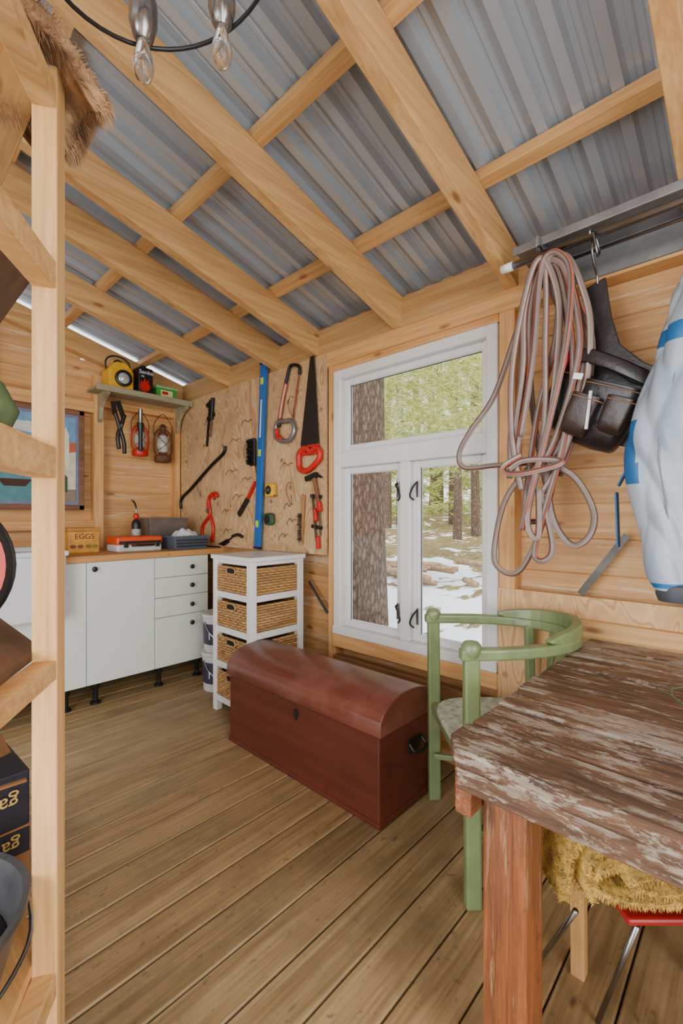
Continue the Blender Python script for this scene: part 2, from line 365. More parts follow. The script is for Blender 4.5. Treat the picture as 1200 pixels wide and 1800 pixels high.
def branch(x,y,z,ang,ln,cnt,s,wd=.045):
    for _ in range(cnt):
        t=random.random(); q=Vector((x+math.cos(ang)*ln*t,y+math.sin(ang)*ln*t,z-.35*ln*t*t))
        sd=random.choice((-1,1)); d=Vector((math.cos(ang+sd*random.uniform(.4,1.1)),math.sin(ang+sd*random.uniform(.4,1.1)),random.uniform(-.7,.15))).normalized()
        q+=d*random.uniform(0,.22)*ln*(1.1-t)
        w=d.cross(Vector((random.random(),random.random(),random.random()))).normalized()
        l=s*random.uniform(.5,1.4); k=len(v); v.extend([q,q+d*l*.5+w*l*wd,q+d*l,q+d*l*.5-w*l*wd]); f.append((k,k+1,k+2,k+3))
for _ in range(300):
    x=random.uniform(5.5,9.5); branch(x,x*random.uniform(.35,.95),random.uniform(2.4,5.0),random.uniform(0,6.28),random.uniform(.8,1.6),190,.14,.035)
for _ in range(480):
    x=random.uniform(15,28); branch(x,x*random.uniform(.3,1.05),random.uniform(1.6,9),random.uniform(0,6.28),random.uniform(1.5,3),120,.42,.04)
mobj('spruce_branches',v,f,fm)
g=grp('firewood_pile')
fwm=wood('firewood',C(110,86,66),C(186,156,126),'x',knots=0)
for i in range(34):
    x=7.2+random.uniform(-.5,.9); y=random.uniform(3.2,6.4); a=random.uniform(-.5,.5)+PI/2*.9; z=gz(x,y)+random.uniform(.06,.32); l=random.uniform(.4,.9)
    tube('log_%d'%i,[(x,y,z),(x+math.cos(a)*l,y+math.sin(a)*l,z+random.uniform(-.05,.05))],random.uniform(.03,.06),fwm,g,n=7,sub=1)
# ---------------------------------------------------------------- chest
g=grp('domed_wooden_chest')
cm=wood('chest_paint',C(84,38,26),C(108,52,37),'y',knots=0,var=.05,rough=.42,gs=.5,dirt=.4,dirtcol=C(66,30,22),specks=.3)
lidm=wood('chest_lid_paint',C(96,48,37),C(120,66,52),'y',knots=0,var=.05,rough=.33,gs=.5,dirt=.55,dirtcol=C(146,102,88))
cx0,cx1,cy0,cy1=1.355,1.715,1.07,2.09
box('body',(cx0,cy0,.0),(cx1,cy1,.365),cm,g,.006)
arc=[];na=14
xc=(cx0+cx1)/2; hw=(cx1-cx0)/2+.012
for i in range(na+1):
    a=PI*(1-i/na); arc.append((xc+math.cos(a)*hw,.385+.108*math.sin(a)**.85 if 0<i<na else .385))
poly=[(xc-hw,.355)]+arc+[(xc+hw,.355)]
lid=prism('lid',poly,cy0-.015,cy1+.015,lidm,g,'XZ',.004)
for pl in lid.data.polygons:
    if len(pl.vertices)==4 and pl.area>.03: pl.use_smooth=True
box('base_trim',(cx0-.006,cy0-.006,0),(cx1+.006,cy1+.006,.02),cm,g,.004)
prism('keyhole_plate',[(1.535,.315),(1.55,.325),(1.565,.315),(1.562,.29),(1.55,.272),(1.538,.29)],cx0-.004,cx0,black,g)
box('handle_plate',(1.545,cy0-.004,.215),(1.645,cy0,.275),black,g,.002)
tube('handle',[(1.55,cy0-.004,.26),(1.552,cy0-.03,.235),(1.595,cy0-.036,.225),(1.638,cy0-.03,.235),(1.64,cy0-.004,.26)],.007,black,g)
# ---------------------------------------------------------------- basket drawer unit
g=grp('wicker_basket_drawer_unit')
x0,x1,y0,y1=1.505,1.905,2.11,2.51
p=.042; parts=[]
for xx in (x0,x1-p):
    for yy in (y0,y1-p): parts.append(((xx,yy,0),(xx+p,yy+p,.94)))
parts.append(((x0-.01,y0-.01,.94),(x1+.01,y1+.01,.965)))
for z in (.735,.52,.305,.09):
    parts+= [((x0+.004,y0+p,z-.03),(x0+.03,y1-p,z+.008)),((x0+p,y0+.004,z-.03),(x1-p,y0+.03,z+.008)),((x1-.03,y0+p,z-.03),(x1-.004,y1-p,z+.008)),((x0+p,y1-.03,z-.03),(x1-p,y1-.004,z+.008)),((x0+.03,y0+.03,z-.004),(x1-.03,y1-.03,z))]
parts+=[((x0+.004,y0+p,.915),(x0+.03,y1-p,.94)),((x0+p,y0+.004,.915),(x1-p,y0+.03,.94))]
boxes('white_frame',parts,white,g,.003)
wick=wood('wicker',C(128,92,52),C(212,174,116),'x',knots=0,var=.35,gs=2)
for bi,z in enumerate((.745,.53,.315,.10)):
    bx0,bx1,by0,by1=x0+.014,x1-.02,y0+.02,y1-.02
    V=[];F=[]
    for k in range(10):
        zz=z+.008+k*.0155
        loop=[];per=[(bx0,by0),(bx1,by0),(bx1,by1),(bx0,by1)]
        for e in range(4):
            a=per[e];b2=per[(e+1)%4]; d=(b2[0]-a[0],b2[1]-a[1]); Ld=math.hypot(*d); nn_=(d[1]/Ld,-d[0]/Ld)
            ns=28
            for q in range(1,ns):
                t=q/ns; off=.0045*math.sin(2*PI*q/4+PI*(k%2))+.003
                loop.append((a[0]+d[0]*t+nn_[0]*off,a[1]+d[1]*t+nn_[1]*off,zz))
        vv,ff=tube('',loop,.0085,None,n=5,sub=1,closed=True,raw=True); kk=len(V); V+=vv; F+=[tuple(i+kk for i in q) for q in ff]
    mobj('basket_%d'%bi,V,F,wick,g,True)
    boxes('basket_lining_%d'%bi,[((bx0+.006,by0+.006,z),(bx1-.006,by1-.006,z+.13))],plain('wick_in%d'%bi,C(110,78,44),.8),g)
    yc=(by0+by1)/2
    prism('grip_hole_%d'%bi,[(yc-.035,z+.118),(yc+.035,z+.118),(yc+.03,z+.145),(yc-.03,z+.145)],bx0-.018,bx0-.006,plain('dark%d'%bi,C(20,14,10),.9),g)
    tube('grip_rim_%d'%bi,[(bx0-.016,yc-.04,z+.115),(bx0-.016,yc+.04,z+.115),(bx0-.016,yc+.036,z+.147),(bx0-.016,yc-.036,z+.147)],.005,wick,g,closed=True,sub=3)
# ---------------------------------------------------------------- kitchen cabinets
g=grp('kitchen_base_cabinet')
FY=3.07
box('carcass',(-.33,FY+.022,.14),(1.80,3.72,.915),cabm,g)
xs=[-.33,.10,.53,.96,1.39,1.80]
for i in range(4): box('door_%d'%i,(xs[i]+.002,FY,.142),(xs[i+1]-.002,FY+.019,.912),cabm,g,.002)
for i,(a,b_) in enumerate(((.772,.912),(.632,.768),(.492,.628),(.142,.488))): box('drawer_%d'%i,(1.392,FY,a),(1.798,FY+.019,b_),cabm,g,.002)
kn=[(1.0,.87)]+[(1.66,.835),(1.66,.70),(1.66,.56),(1.66,.425)]
for i,(x,z) in enumerate(kn): lathe('knob_%d'%i,[(.006,0),(.006,.012),(.016,.016),(.017,.024),(.010,.03)],(x,FY,z),black,g,16,Euler((PI/2,0,0)))
for i,x in enumerate((.86,1.03,1.446,.45,.02,1.74)):
    lathe('leg_%d'%i,[(.032,0),(.032,.012),(.016,.022),(.016,.09),(.024,.10),(.028,.14)],(x,FY+.06,0),black,g,16)
box('countertop',(.83,FY-.02,.915),(1.93,3.75,.955),counterm,g,.004)
box('countertop_left',(-.35,FY-.02,.915),(.24,3.75,.955),counterm,g,.004)
box('countertop_back',(.24,3.5,.915),(.83,3.75,.955),counterm,g,.004)
snk=plain('sink_enamel',C(208,212,216),.2,noise=.02)
sx0,sx1,sy0,sy1=.24,.825,2.985,3.52
boxes('sink_walls',[((sx0,sy0,.60),(sx1,sy0+.03,.975)),((sx0,sy1-.03,.60),(sx1,sy1,.975)),((sx0,sy0+.03,.60),(sx0+.03,sy1-.03,.975)),((sx1-.03,sy0+.03,.60),(sx1,sy1-.03,.975)),((sx0+.03,sy0+.03,.60),(sx1-.03,sy1-.03,.63))],snk,g,.008)
boxes('sink_rim',[((sx0-.01,sy0-.012,.97),(sx1+.012,sy0+.04,1.0)),((sx0-.01,sy1-.04,.97),(sx1+.012,sy1+.01,1.0)),((sx0-.01,sy0+.04,.97),(sx0+.03,sy1-.04,1.0)),((sx1-.03,sy0+.04,.97),(sx1+.012,sy1-.04,1.0))],snk,g,.006)
# ---------------------------------------------------------------- table
g=grp('weathered_wooden_table')
def table_mat(name):
    tm,nt,b=new_mat(name)
    vec,isl=islvec(nt)
    mp=N(nt,'ShaderNodeMapping'); L(nt,vec,mp.inputs[0]); mp.inputs['Scale'].default_value=(40,3.0,40)
    n1=N(nt,'ShaderNodeTexNoise',Scale=1.6,Detail=10.0,Roughness=.75,Distortion=.5); L(nt,mp.outputs[0],n1.inputs[0])
    base=ramp(nt,n1.outputs[0],[(.3,C(40,28,20)),(.45,C(86,58,38)),(.6,C(126,88,60)),(.75,C(160,128,98))])
    v=ramp(nt,isl,[(0,(.62,.6,.58,1)),(1,(1,1,1,1))]); base=mixc(nt,1.0,base,v,'MULTIPLY')
    mp2=N(nt,'ShaderNodeMapping'); L(nt,vec,mp2.inputs[0]); mp2.inputs['Scale'].default_value=(17,4.6,17)
    n2=N(nt,'ShaderNodeTexNoise',Scale=1.4,Detail=13.0,Roughness=.8,Distortion=.2); L(nt,mp2.outputs[0],n2.inputs[0])
    ad=N(nt,'ShaderNodeMath',operation='MULTIPLY_ADD'); L(nt,isl,ad.inputs[0]); ad.inputs[1].default_value=.12; L(nt,n2.outputs[0],ad.inputs[2])
    pf=ramp(nt,ad.outputs[0],[(.555,(0,0,0,1)),(.585,(.78,.78,.78,1))])
    n3=N(nt,'ShaderNodeTexNoise',Scale=3.0,Detail=8.0,Roughness=.7); L(nt,mp.outputs[0],n3.inputs[0])
    pc=ramp(nt,n3.outputs[0],[(.3,C(104,90,76)),(.5,C(152,138,122)),(.65,C(186,176,160))])
    L(nt,mixc(nt,pf,base,pc),b.inputs['Base Color']); b.inputs['Roughness'].default_value=.45
    bp=N(nt,'ShaderNodeBump',Strength=.9,Distance=.004); L(nt,n2.outputs[0],bp.inputs['Height'])
    bp2=N(nt,'ShaderNodeBump',Strength=.8,Distance=.003); L(nt,n1.outputs[0],bp2.inputs['Height']); L(nt,bp.outputs[0],bp2.inputs['Normal']); L(nt,bp2.outputs[0],b.inputs['Normal'])
    return tm
tm=table_mat('table_weathered')
def legmat(name,axis):
    return wood(name,C(92,48,22),C(160,94,48),axis,knots=.6,rough=.5,dirt=.75,dirtcol=C(66,42,28),streak=C(158,124,92),bump=1.0,grain=1.0,gs=2.4,specks=.5)
tl=legmat('table_leg_wood','z'); tlx=legmat('table_rail_wood','x')
TX0,TX1,TY0,TY1=.795,1.86,-.95,.477
nb=8; w=(TX1-TX0)/nb
random.seed(4)
tp=[]
for i in range(nb):
    a=TX0+i*w; b_=a+w-.013
    if i==0: poly=[(a,TY0),(b_,TY0),(b_,TY1),(a+.05,TY1),(a,TY1-.035)]
    else: poly=[(a,TY0),(b_,TY0),(b_,TY1+random.uniform(-.012,.004)),(a,TY1+random.uniform(-.012,.004))]
    dz=random.uniform(-.004,.0)
    tp.append(prism('top_plank_%d'%i,poly,.712+dz,.75+dz,tm,g,'XY',0))
V=[];F=[]
for o in tp:
    k=len(V); V+=[tuple(q.co) for q in o.data.vertices]; F+=[tuple(i+k for i in pl.vertices) for pl in o.data.polygons]
    bpy.data.objects.remove(o)
o=mobj('top_planks',V,F,tm,g); bevel(o,.006,3)
box('front_apron',(TX0+.010,TY0+.04,.662),(TX0+.045,TY1-.035,.707),tm,g,.003)
box('end_apron',(TX0+.03,TY1-.055,.60),(TX1-.03,TY1-.02,.707),tlx,g,.003)
box('inner_apron',(TX0+.155,TY0+.1,.60),(TX0+.185,TY1-.06,.707),tl,g,.003)
for i,(x,y) in enumerate(((.872,.33),(.872,-.9),(1.745,.33),(1.745,-.9))):
    box('leg_%d'%i,(x,y,0),(x+.09,y+.09,.707),tl,g,.006)
box('stretcher',(.90,-.85,.10),(.93,.34,.16),tl,g,.004)
g=grp('dried_twig')
tubes('stems',[([(1.30,.12,.757),(1.36,.16,.76),(1.44,.17,.758)],.002),([(1.36,.16,.76),(1.40,.20,.758)],.0015),([(1.42,.17,.759),(1.47,.14,.757)],.0015)],plain('twigm',C(92,110,70),.7),g)
# ---------------------------------------------------------------- chair
g=grp('green_captains_chair')
gm_=plain('green_chair_paint',C(116,132,88),.4,noise=.14,nscale=9,coat=.2)
seatm=plain('worn_seat_paint',C(184,190,172),.5,noise=.2,nscale=34,col2=C(112,126,86))
A=Vector((1.645,1.01,0));B=Vector((1.295,.66,0)); M_=(A+B)/2; D=Vector((.707,-.707,0)); S=(A-B)/2
def upt(t,z,rs=1.0,rd=.445):
    p_=M_+S*math.cos(t)*rs+D*(rd*max(0,math.sin(t))**.8); return Vector((p_.x,p_.y,z))
rl=[upt(PI*i/20,.765) for i in range(21)]
rl[0]-=D*.035; rl[-1]-=D*.035
def ribbon(name,pts,hs,th,mat,zs_):
    V=[];F=[]
    m=len(pts)
    for i,p_ in enumerate(pts):
        a=pts[max(i-1,0)]; b_=pts[min(i+1,m-1)]; t=(b_-a); t.z=0; t.normalize(); nn_=Vector((t.y,-t.x,0))
        h=hs[i]; zc=zs_[i]
        for (u_,w_) in ((-1,-1),(1,-1),(1,1),(-1,1)): V.append(Vector((p_.x,p_.y,zc))+nn_*(u_*th/2)+Vector((0,0,w_*h/2)))
    for i in range(m-1):
        for k in range(4): F.append((i*4+k,i*4+(k+1)%4,(i+1)*4+(k+1)%4,(i+1)*4+k))
    F.append((3,2,1,0)); F.append(tuple((m-1)*4+k for k in range(4)))
    o=mobj(name,V,F,mat,g); recalc(o); bevel(o,.008,3); return o
ribbon('bent_arm_rail',rl,[.036]*21,.042,gm_,[.772]*21)
bp_=[upt(PI*i/24,0,1.0,.452) for i in range(4,21)]
nb_=len(bp_); ribbon('back_crest',bp_,[.012+.05*math.sin(PI*min(max((i)/(nb_-1),0.0),1))**.5 for i in range(nb_)],.03,gm_,[.80+.006*math.sin(PI*i/(nb_-1)) for i in range(nb_)])
def leg(n_,top,bot,w_=.036,h_=.05):
    beam(n_,Vector(bot),Vector(top),w_,h_,gm_,g,.008,up=(.7,-.7,0))
leg('front_leg_1',(A.x,A.y,.765),(1.668,1.018,0)); leg('front_leg_2',(B.x,B.y,.765),(1.283,.648,0))
for i,q in enumerate((A,B)): lathe('post_cap_%d'%i,[(.024,0),(.031,.015),(.031,.035),(.022,.046),(.004,.05)],(q.x,q.y,.765),gm_,g,14)
for i,s in enumerate((1,-1)):
    q=M_+D*.36+S*.58*s; leg('back_leg_%d'%i,(q.x,q.y,.765),(q.x+(.015 if s>0 else 0),q.y-(.015 if s>0 else 0),0),.03,.036)
for i,s in enumerate((-.3,0,.3)):
    q=M_+D*.42+S*s*.9; beam('splat_%d'%i,(q.x-.02,q.y+.02,.44),(q.x,q.y,.76),.012,.04,gm_,g,.004,up=(.7,.7,0))
sp=[]
for i in range(28):
    t=2*PI*i/28; c_,s_=math.cos(t),math.sin(t)
    e=lambda q:math.copysign(abs(q)**.6,q)
    p_=M_+D*.18+S.normalized()*.225*e(c_)+D*.205*e(s_); sp.append((p_.x,p_.y))
prism('seat',sp,.425,.45,seatm,g,'XY',.008)
f1=M_+S*.95;f2=M_-S*.95;b1=M_+D*.34+S*.58;b2=M_+D*.34-S*.58
for i,(p1,p2,z) in enumerate(((f1,f2,.40),(b1,b2,.40),(f1,b1,.40),(f2,b2,.40),(f1,b1,.2),(f2,b2,.2))):
    beam('rail_%d'%i,(p1.x,p1.y,z),(p2.x,p2.y,z),.02,.045 if z>.3 else .022,gm_,g,.004)
# ---------------------------------------------------------------- stool with rug
EX=Vector((.683,-.73,0)); EYv=Vector((.73,.683,0)); O=Vector((1.105,.18,0))
def loc(x,y,z): q=O+EX*x+EYv*y; return Vector((q.x,q.y,z))
g=grp('red_seat_stool')
for i,(x,y) in enumerate(((.0,.25),(.13,.03),(.30,.25))):
    a=loc(x,y,0); beam('leg_%d'%i,a,a+Vector((-.01,0,.35)),.034,.034,pine_z,g,.003)
V=[loc(x,y,z) for x in (-.03,.12) for y in (.0,.30) for z in (.35,.366)]
bevel(mobj('seat',V,BF,plain('seat_red',C(150,20,22),.4),g),.006)
V=[loc(x,y,z) for x in (.12,.34) for y in (.02,.30) for z in (.345,.365)]
bevel(mobj('seat_board',V,BF,pine_x,g),.004)
tubes('folding_rods',[([(1.04,.29,.36),(1.226,.44,0.004)],.006),([(1.10,.19,.35),(1.19,.284,0.004)],.006)],steel,g,n=8,sub=1)
g=grp('rolled_shag_rug')
rm=plain('shag',C(204,164,78),.9,noise=.36,nscale=45)
prof=[]
def sup(cx,cz,rx,rz,a0,a1,n_):
    return [(cx+rx*math.cos(a0+(a1-a0)*i/n_),cz+rz*math.sin(a0+(a1-a0)*i/n_)) for i in range(n_+1)]
prof+=sup(.05,.432,.07,.018,PI*1.9,PI*.5,10)
prof+=sup(.03,.43,.12,.036,PI*.5,-PI*.5,12)[1:]
prof+=sup(.05,.44,.155,.046,-PI*.5,-PI*1.5,14)[1:]
prof+=sup(.03,.458,.20,.062,PI*.5,-PI*.3,10)[1:]
ys=[0,.08,.16,.24,.3]
def strip(prof,name):
    V=[];F=[]
    for (x,z) in prof:
        for yv in ys: V.append(loc(x,yv,z))
    for i in range(len(prof)-1):
        for j in range(len(ys)-1): a=i*len(ys)+j; F.append((a,a+1,a+len(ys)+1,a+len(ys)))
    o=mobj(name,V,F,rm,g,True); s_=o.modifiers.new('s','SOLIDIFY'); s_.thickness=.013; s_.offset=0
strip(prof,'rug_roll')
prof2=[(.26,.555),(.15,.56),(.03,.558),(-.08,.55),(-.125,.535),(-.148,.50),(-.158,.45),(-.165,.405)]
prof3=[(.26,.53),(.12,.532),(-.02,.53),(-.08,.515),(-.11,.48),(-.115,.43),(-.10,.40)]
strip(prof2,'rug_flap'); strip(prof3,'rug_flap_under')
sam=[]
def addf(prof,cnt):
    segs=[((prof[i]),(prof[i+1])) for i in range(len(prof)-1)]
    ln=[math.dist(a,b_) for a,b_ in segs]
    for _ in range(cnt):
        s_=random.choices(range(len(segs)),ln)[0]; a,b_=segs[s_]; t=random.random(); x=a[0]+(b_[0]-a[0])*t; z=a[1]+(b_[1]-a[1])*t
        dx,dz=b_[0]-a[0],b_[1]-a[1]; l=math.hypot(dx,dz)+1e-9; sd=random.choice((-1,1)); nx_,nz_=-dz/l*sd,dx/l*sd
        if random.random()<.25: q=loc(x+nx_*.006*random.random(),-.001,z+nz_*.006*random.random()); nr=EX*nx_*1.0+Vector((0,0,nz_*1.0))-EYv*.1
        else: q=loc(x+nx_*.006,random.uniform(0,.3),z+nz_*.006); nr=EX*nx_+Vector((0,0,nz_))
        sam.append((q,nr))
addf(prof,12000); addf(prof2,9000); addf(prof3,3000)
for _ in range(900): sam.append((loc(random.uniform(-.17,-.10),random.uniform(0,.3),random.uniform(.395,.42)),(0,0,-1)))
fuzz('shag_pile',sam,.0085,.0010,rm,g,droop=.3,jit=.35)
# ---------------------------------------------------------------- tools on plywood
PX=W-.014
def T(y,z,off=.012): return (PX-off,y,z)
g=grp('bar_clamp')
beam('bar',T(3.245,2.14),T(3.30,1.77),.006,.02,darksteel,g,up=(1,0,0))
beam('jaw',T(3.20,2.13),T(3.30,2.10),.015,.03,darksteel,g,up=(0,0,1)); beam('slide_jaw',T(3.19,2.02),T(3.29,1.99),.015,.03,darksteel,g,up=(0,0,1))
beam('handle',T(3.205,2.15,.014),T(3.225,1.98,.014),.028,.028,black,g,.006); beam('screw',T(3.22,2.0,.014),T(3.24,1.84,.014),.01,.01,steel,g)
g=grp('crowbar')
tube('bar',[T(*q,.014) for q in ((3.03,1.745),(3.055,1.69),(3.25,1.60),(3.55,1.44),(3.69,1.375),(3.735,1.33),(3.73,1.27))],.013,darksteel,g)
g=grp('red_grabbing_tongs')
for i,q in enumerate([((3.13,1.355),(3.16,1.385),(3.24,1.37),(3.28,1.27),(3.20,1.12),(3.22,1.0)),((3.18,1.34),(3.23,1.375),(3.27,1.33),(3.25,1.22),(3.36,1.12),(3.37,1.0))]):
    tube('arm_%d'%i,[T(a,b_,.014) for a,b_ in q],.013,red,g)
lathe('pivot',[(.018,0),(.018,.02)],T(3.26,1.25,.036),steel,g,12,Euler((0,PI/2,0)))
g=grp('scrub_brush')
box('head',(PX-.035,2.63,1.56),(PX-.012,2.69,1.76),black,g,.01)
fuzz('bristles',[((PX-.036,random.uniform(2.63,2.69),random.uniform(1.57,1.75)),(-1,.3,0)) for _ in range(900)],.03,.0015,black,g,droop=0,jit=.3)
beam('handle',T(2.655,1.57,.02),T(2.63,1.46,.02),.016,.024,pine_z,g,.006)
g=grp('pruning_saw')
beam('handle',T(2.635,1.45,.014),T(2.73,1.33,.014),.03,.02,red,g,.008); beam('sheath',T(2.73,1.33,.014),T(2.85,1.21,.014),.045,.012,black,g,.006,up=(1,0,0))
g=grp('spirit_level')
lv0=Vector((1.905,2.515,2.27)); lv1=Vector((1.905,2.59,.97))
beam('body',lv1,lv0,.06,.024,blue,g,.003,up=(1,0,0))
for i,t in enumerate((0.003,.997)):
    q=lv1.lerp(lv0,t); q2=lv1.lerp(lv0,t+(.012 if i==0 else -.012)); beam('cap_%d'%i,q,q2,.064,.028,black,g,up=(1,0,0))
for i,t in enumerate((.12,.5,.88)):
    q=lv1.lerp(lv0,t); q2=lv1.lerp(lv0,t+.035); beam('vial_%d'%i,q,q2,.03,.028,plain('vial%d'%i,C(190,220,60),.2),g,up=(1,0,0))
beam('stripe',lv1.lerp(lv0,.6)+Vector((-.013,0,0)),lv1.lerp(lv0,.8)+Vector((-.013,0,0)),.012,.002,white,g,up=(1,0,0))
g=grp('hacksaw')
hp=plain('hacksaw_frame',C(176,110,96),.35,.6)
tube('frame',[T(*q,.02) for q in ((2.37,1.80),(2.345,1.92),(2.27,2.15),(2.23,2.185),(2.165,2.16),(2.16,2.11))],.011,darksteel,g)
tube('frame_grip',[T(*q,.02) for q in ((2.36,1.85),(2.33,1.97),(2.29,2.08))],.014,hp,g)
beam('blade',T(2.16,2.12,.02),T(2.23,1.80,.02),.002,.016,hp,g,up=(1,0,0))
tube('handle',[T(*q,.022) for q in ((2.38,1.83),(2.40,1.76),(2.36,1.71),(2.26,1.70),(2.21,1.75),(2.23,1.82),(2.30,1.83))],.016,plain('alu',C(150,152,156),.35,.8),g,closed=True)
tube('handle_grip',[T(*q,.03) for q in ((2.38,1.79),(2.37,1.74),(2.33,1.715))],.014,red,g)
g=grp('hand_saw')
prism('blade',[(2.065,2.20),(2.03,2.20),(1.985,1.62),(2.14,1.60),(2.155,1.66)],PX-.016,PX-.012,black,g)
tube('handle',[T(*q,.02) for q in ((2.155,1.61),(2.165,1.55),(2.15,1.50),(2.08,1.49),(1.985,1.545),(1.975,1.60),(2.01,1.625),(2.06,1.60),(2.09,1.63))],.019,red,g,closed=True,sub=4)
box('handle_core',(PX-.024,1.985,1.585),(PX-.012,2.14,1.65),red,g,.006)
box('handle_badge',(PX-.026,2.03,1.60),(PX-.022,2.10,1.635),black,g)
g=grp('tape_measure'); box('case',(PX-.05,2.40,1.335),(PX-.005,2.49,1.425),yellow,g,.015); lathe('dial',[(.03,0),(.03,.003)],(PX-.053,2.445,1.38),black,g,20,Euler((0,PI/2,0))); box('clip',(PX-.054,2.43,1.37),(PX-.05,2.46,1.39),steel,g); box('hook_tab',(PX-.04,2.39,1.335),(PX-.02,2.40,1.345),steel,g)
g=grp('tape_measure'); dg=plain('darkgreen',C(36,74,46),.4); box('case',(PX-.045,2.42,1.14),(PX-.005,2.51,1.225),dg,g,.018); lathe('dial',[(.028,0),(.028,.003)],(PX-.048,2.465,1.18),black,g,20,Euler((0,PI/2,0)))
g=grp('pointing_trowel'); prism('blade',[(3.13,.985),(3.0,1.03),(2.97,1.005),(3.05,.97)],PX-.014,PX-.011,darksteel,g); tube('neck',[T(2.99,1.02),T(2.94,1.04),T(2.92,1.05)],.006,darksteel,g); tube('grip',[T(2.93,1.05,.014),T(2.86,1.065,.014),T(2.80,1.05,.014)],.012,black,g)
g=grp('claw_hammer'); beam('handle',T(2.035,1.47,.018),T(1.975,1.24,.018),.022,.026,wood('hammer_handle',C(90,60,36),C(140,96,56),'z'),g,.008)
beam('head',T(2.10,1.435,.018),T(2.0,1.46,.018),.03,.032,darksteel,g,.004); beam('claw',T(2.0,1.46,.018),T(1.965,1.44,.018),.022,.012,darksteel,g,.003); beam('grip_band',T(1.985,1.29,.018),T(1.973,1.23,.018),.027,.031,red,g,.006)
g=grp('wire_brush'); beam('back',T(2.155,1.02,.014),T(2.13,1.34,.014),.03,.016,wood('wb',C(150,104,60),C(196,150,96),'z'),g,.006,up=(1,0,0))
fuzz('bristles',[((PX-.024,random.uniform(2.13,2.16),random.uniform(1.04,1.22)),(-1,.2,0)) for _ in range(500)],.025,.001,steel,g,droop=0,jit=.2)
g=grp('f_clamp'); beam('bar',T(2.045,1.34,.014),T(2.01,1.05,.014),.006,.018,steel,g,up=(1,0,0)); beam('jaw_top',T(2.06,1.33,.014),T(1.97,1.32,.014),.014,.022,darksteel,g); beam('jaw_slide',T(2.05,1.14,.014),T(1.965,1.13,.014),.014,.022,darksteel,g); beam('screw',T(1.985,1.28,.014),T(1.975,1.08,.014),.01,.01,steel,g); beam('handle',T(2.02,1.25,.016),T(2.01,1.17,.016),.025,.025,red,g,.008); beam('handle_low',T(1.995,1.08,.016),T(1.99,1.0,.016),.025,.025,red,g,.008)
ws=[]
for (y,z) in ((3.27,1.98),(2.95,1.55),(2.9,1.78),(2.75,1.9),(2.3,1.55),(2.28,1.28),(3.02,1.25),(3.0,1.10),(2.33,1.08),(2.75,1.48),(2.86,1.36),(2.25,1.18)):
    w_=random.uniform(.03,.06); ws.append(([T(y-w_,z,.0),T(y-w_,z,.02),T(y-w_*.5,z-.015,.02),T(y+w_*.4,z+.008,.012),T(y+w_,z-.02,.02),T(y+w_*.95,z-.035,.02)],.0019))
for (y,z) in ((2.24,1.98),(2.74,1.72),(3.4,1.5),(2.26,1.42)):
    ws.append(([T(y,z,.0),T(y,z,.03),T(y+.02,z-.06,.03),T(y-.02,z-.14,.02),T(y-.03,z-.08,.03)],.0019))
tubes('wire_tool_hooks',ws,wirem)
# ---------------------------------------------------------------- back wall shelf & items
g=grp('painted_shelf')
shm=wood('shelf_paint',C(132,128,100),C(178,174,146),'x',knots=0,dirt=.6,dirtcol=C(140,102,62))
box('board',(1.17,3.54,2.145),(1.93,3.755,2.165),shm,g,.003); box('lip',(1.17,3.53,2.13),(1.93,3.545,2.175),shm,g,.003)
for i,x in enumerate((1.25,1.88)):
    prism('bracket_%d'%i,[(3.755,2.145),(3.56,2.145),(3.56,2.12),(3.64,2.09),(3.70,2.03),(3.72,1.95),(3.755,1.93)],x,x+.025,shm,g)
g=grp('yellow_signal_lantern')
box('body',(1.27,3.57,2.167),(1.45,3.72,2.32),yellow,g,.008)
prism('hood',[(1.27,2.32),(1.45,2.32),(1.42,2.36),(1.39,2.38),(1.33,2.38),(1.30,2.36)],3.58,3.71,yellow,g,'XZ',.004)
lathe('lens_ring',[(.062,0),(.062,.025),(.048,.03),(.046,.02)],(1.37,3.572,2.255),black,g,24,Euler((PI/2,0,0)))
lathe('lens',[(.045,0),(.035,.012),(.0,.018)],(1.37,3.555,2.255),plain('lens',C(200,205,200),.1,.3),g,24,Euler((PI/2,0,0)))
tube('handle',[(1.28,3.645,2.30),(1.27,3.645,2.38),(1.30,3.645,2.425),(1.36,3.645,2.44),(1.42,3.645,2.425),(1.45,3.645,2.38),(1.44,3.645,2.30)],.006,black,g)
lathe('vent',[(.03,0),(.03,.02),(.02,.03)],(1.36,3.645,2.378),black,g,14)
g=grp('black_fuel_tin')
box('can',(1.49,3.58,2.167),(1.61,3.70,2.385),black,g,.012); lathe('cap',[(.022,0),(.022,.025)],(1.55,3.64,2.385),black,g,14)
text('label_text','Samba',(1.55,3.577,2.345),.042,ROT_Y,white,g)
prism('flame_mark',[(1.51,2.20),(1.535,2.19),(1.57,2.20),(1.585,2.235),(1.57,2.26),(1.57,2.295),(1.55,2.27),(1.54,2.30),(1.525,2.26),(1.512,2.275),(1.50,2.23)],3.576,3.58,red,g,'XZ')
text('label_text_2','100',(1.52,3.574,2.31),.018,ROT_Y,white,g)
g=grp('green_seed_box')
box('box',(1.64,3.58,2.167),(1.81,3.71,2.25),green,g,.004); box('lid',(1.635,3.575,2.25),(1.815,3.715,2.268),plain('clear_lid',C(150,190,140),.2),g,.004); box('label',(1.67,3.577,2.18),(1.77,3.58,2.235),plain('lab',C(210,220,160),.6),g); box('label_mark',(1.68,3.575,2.20),(1.73,3.577,2.225),red,g)
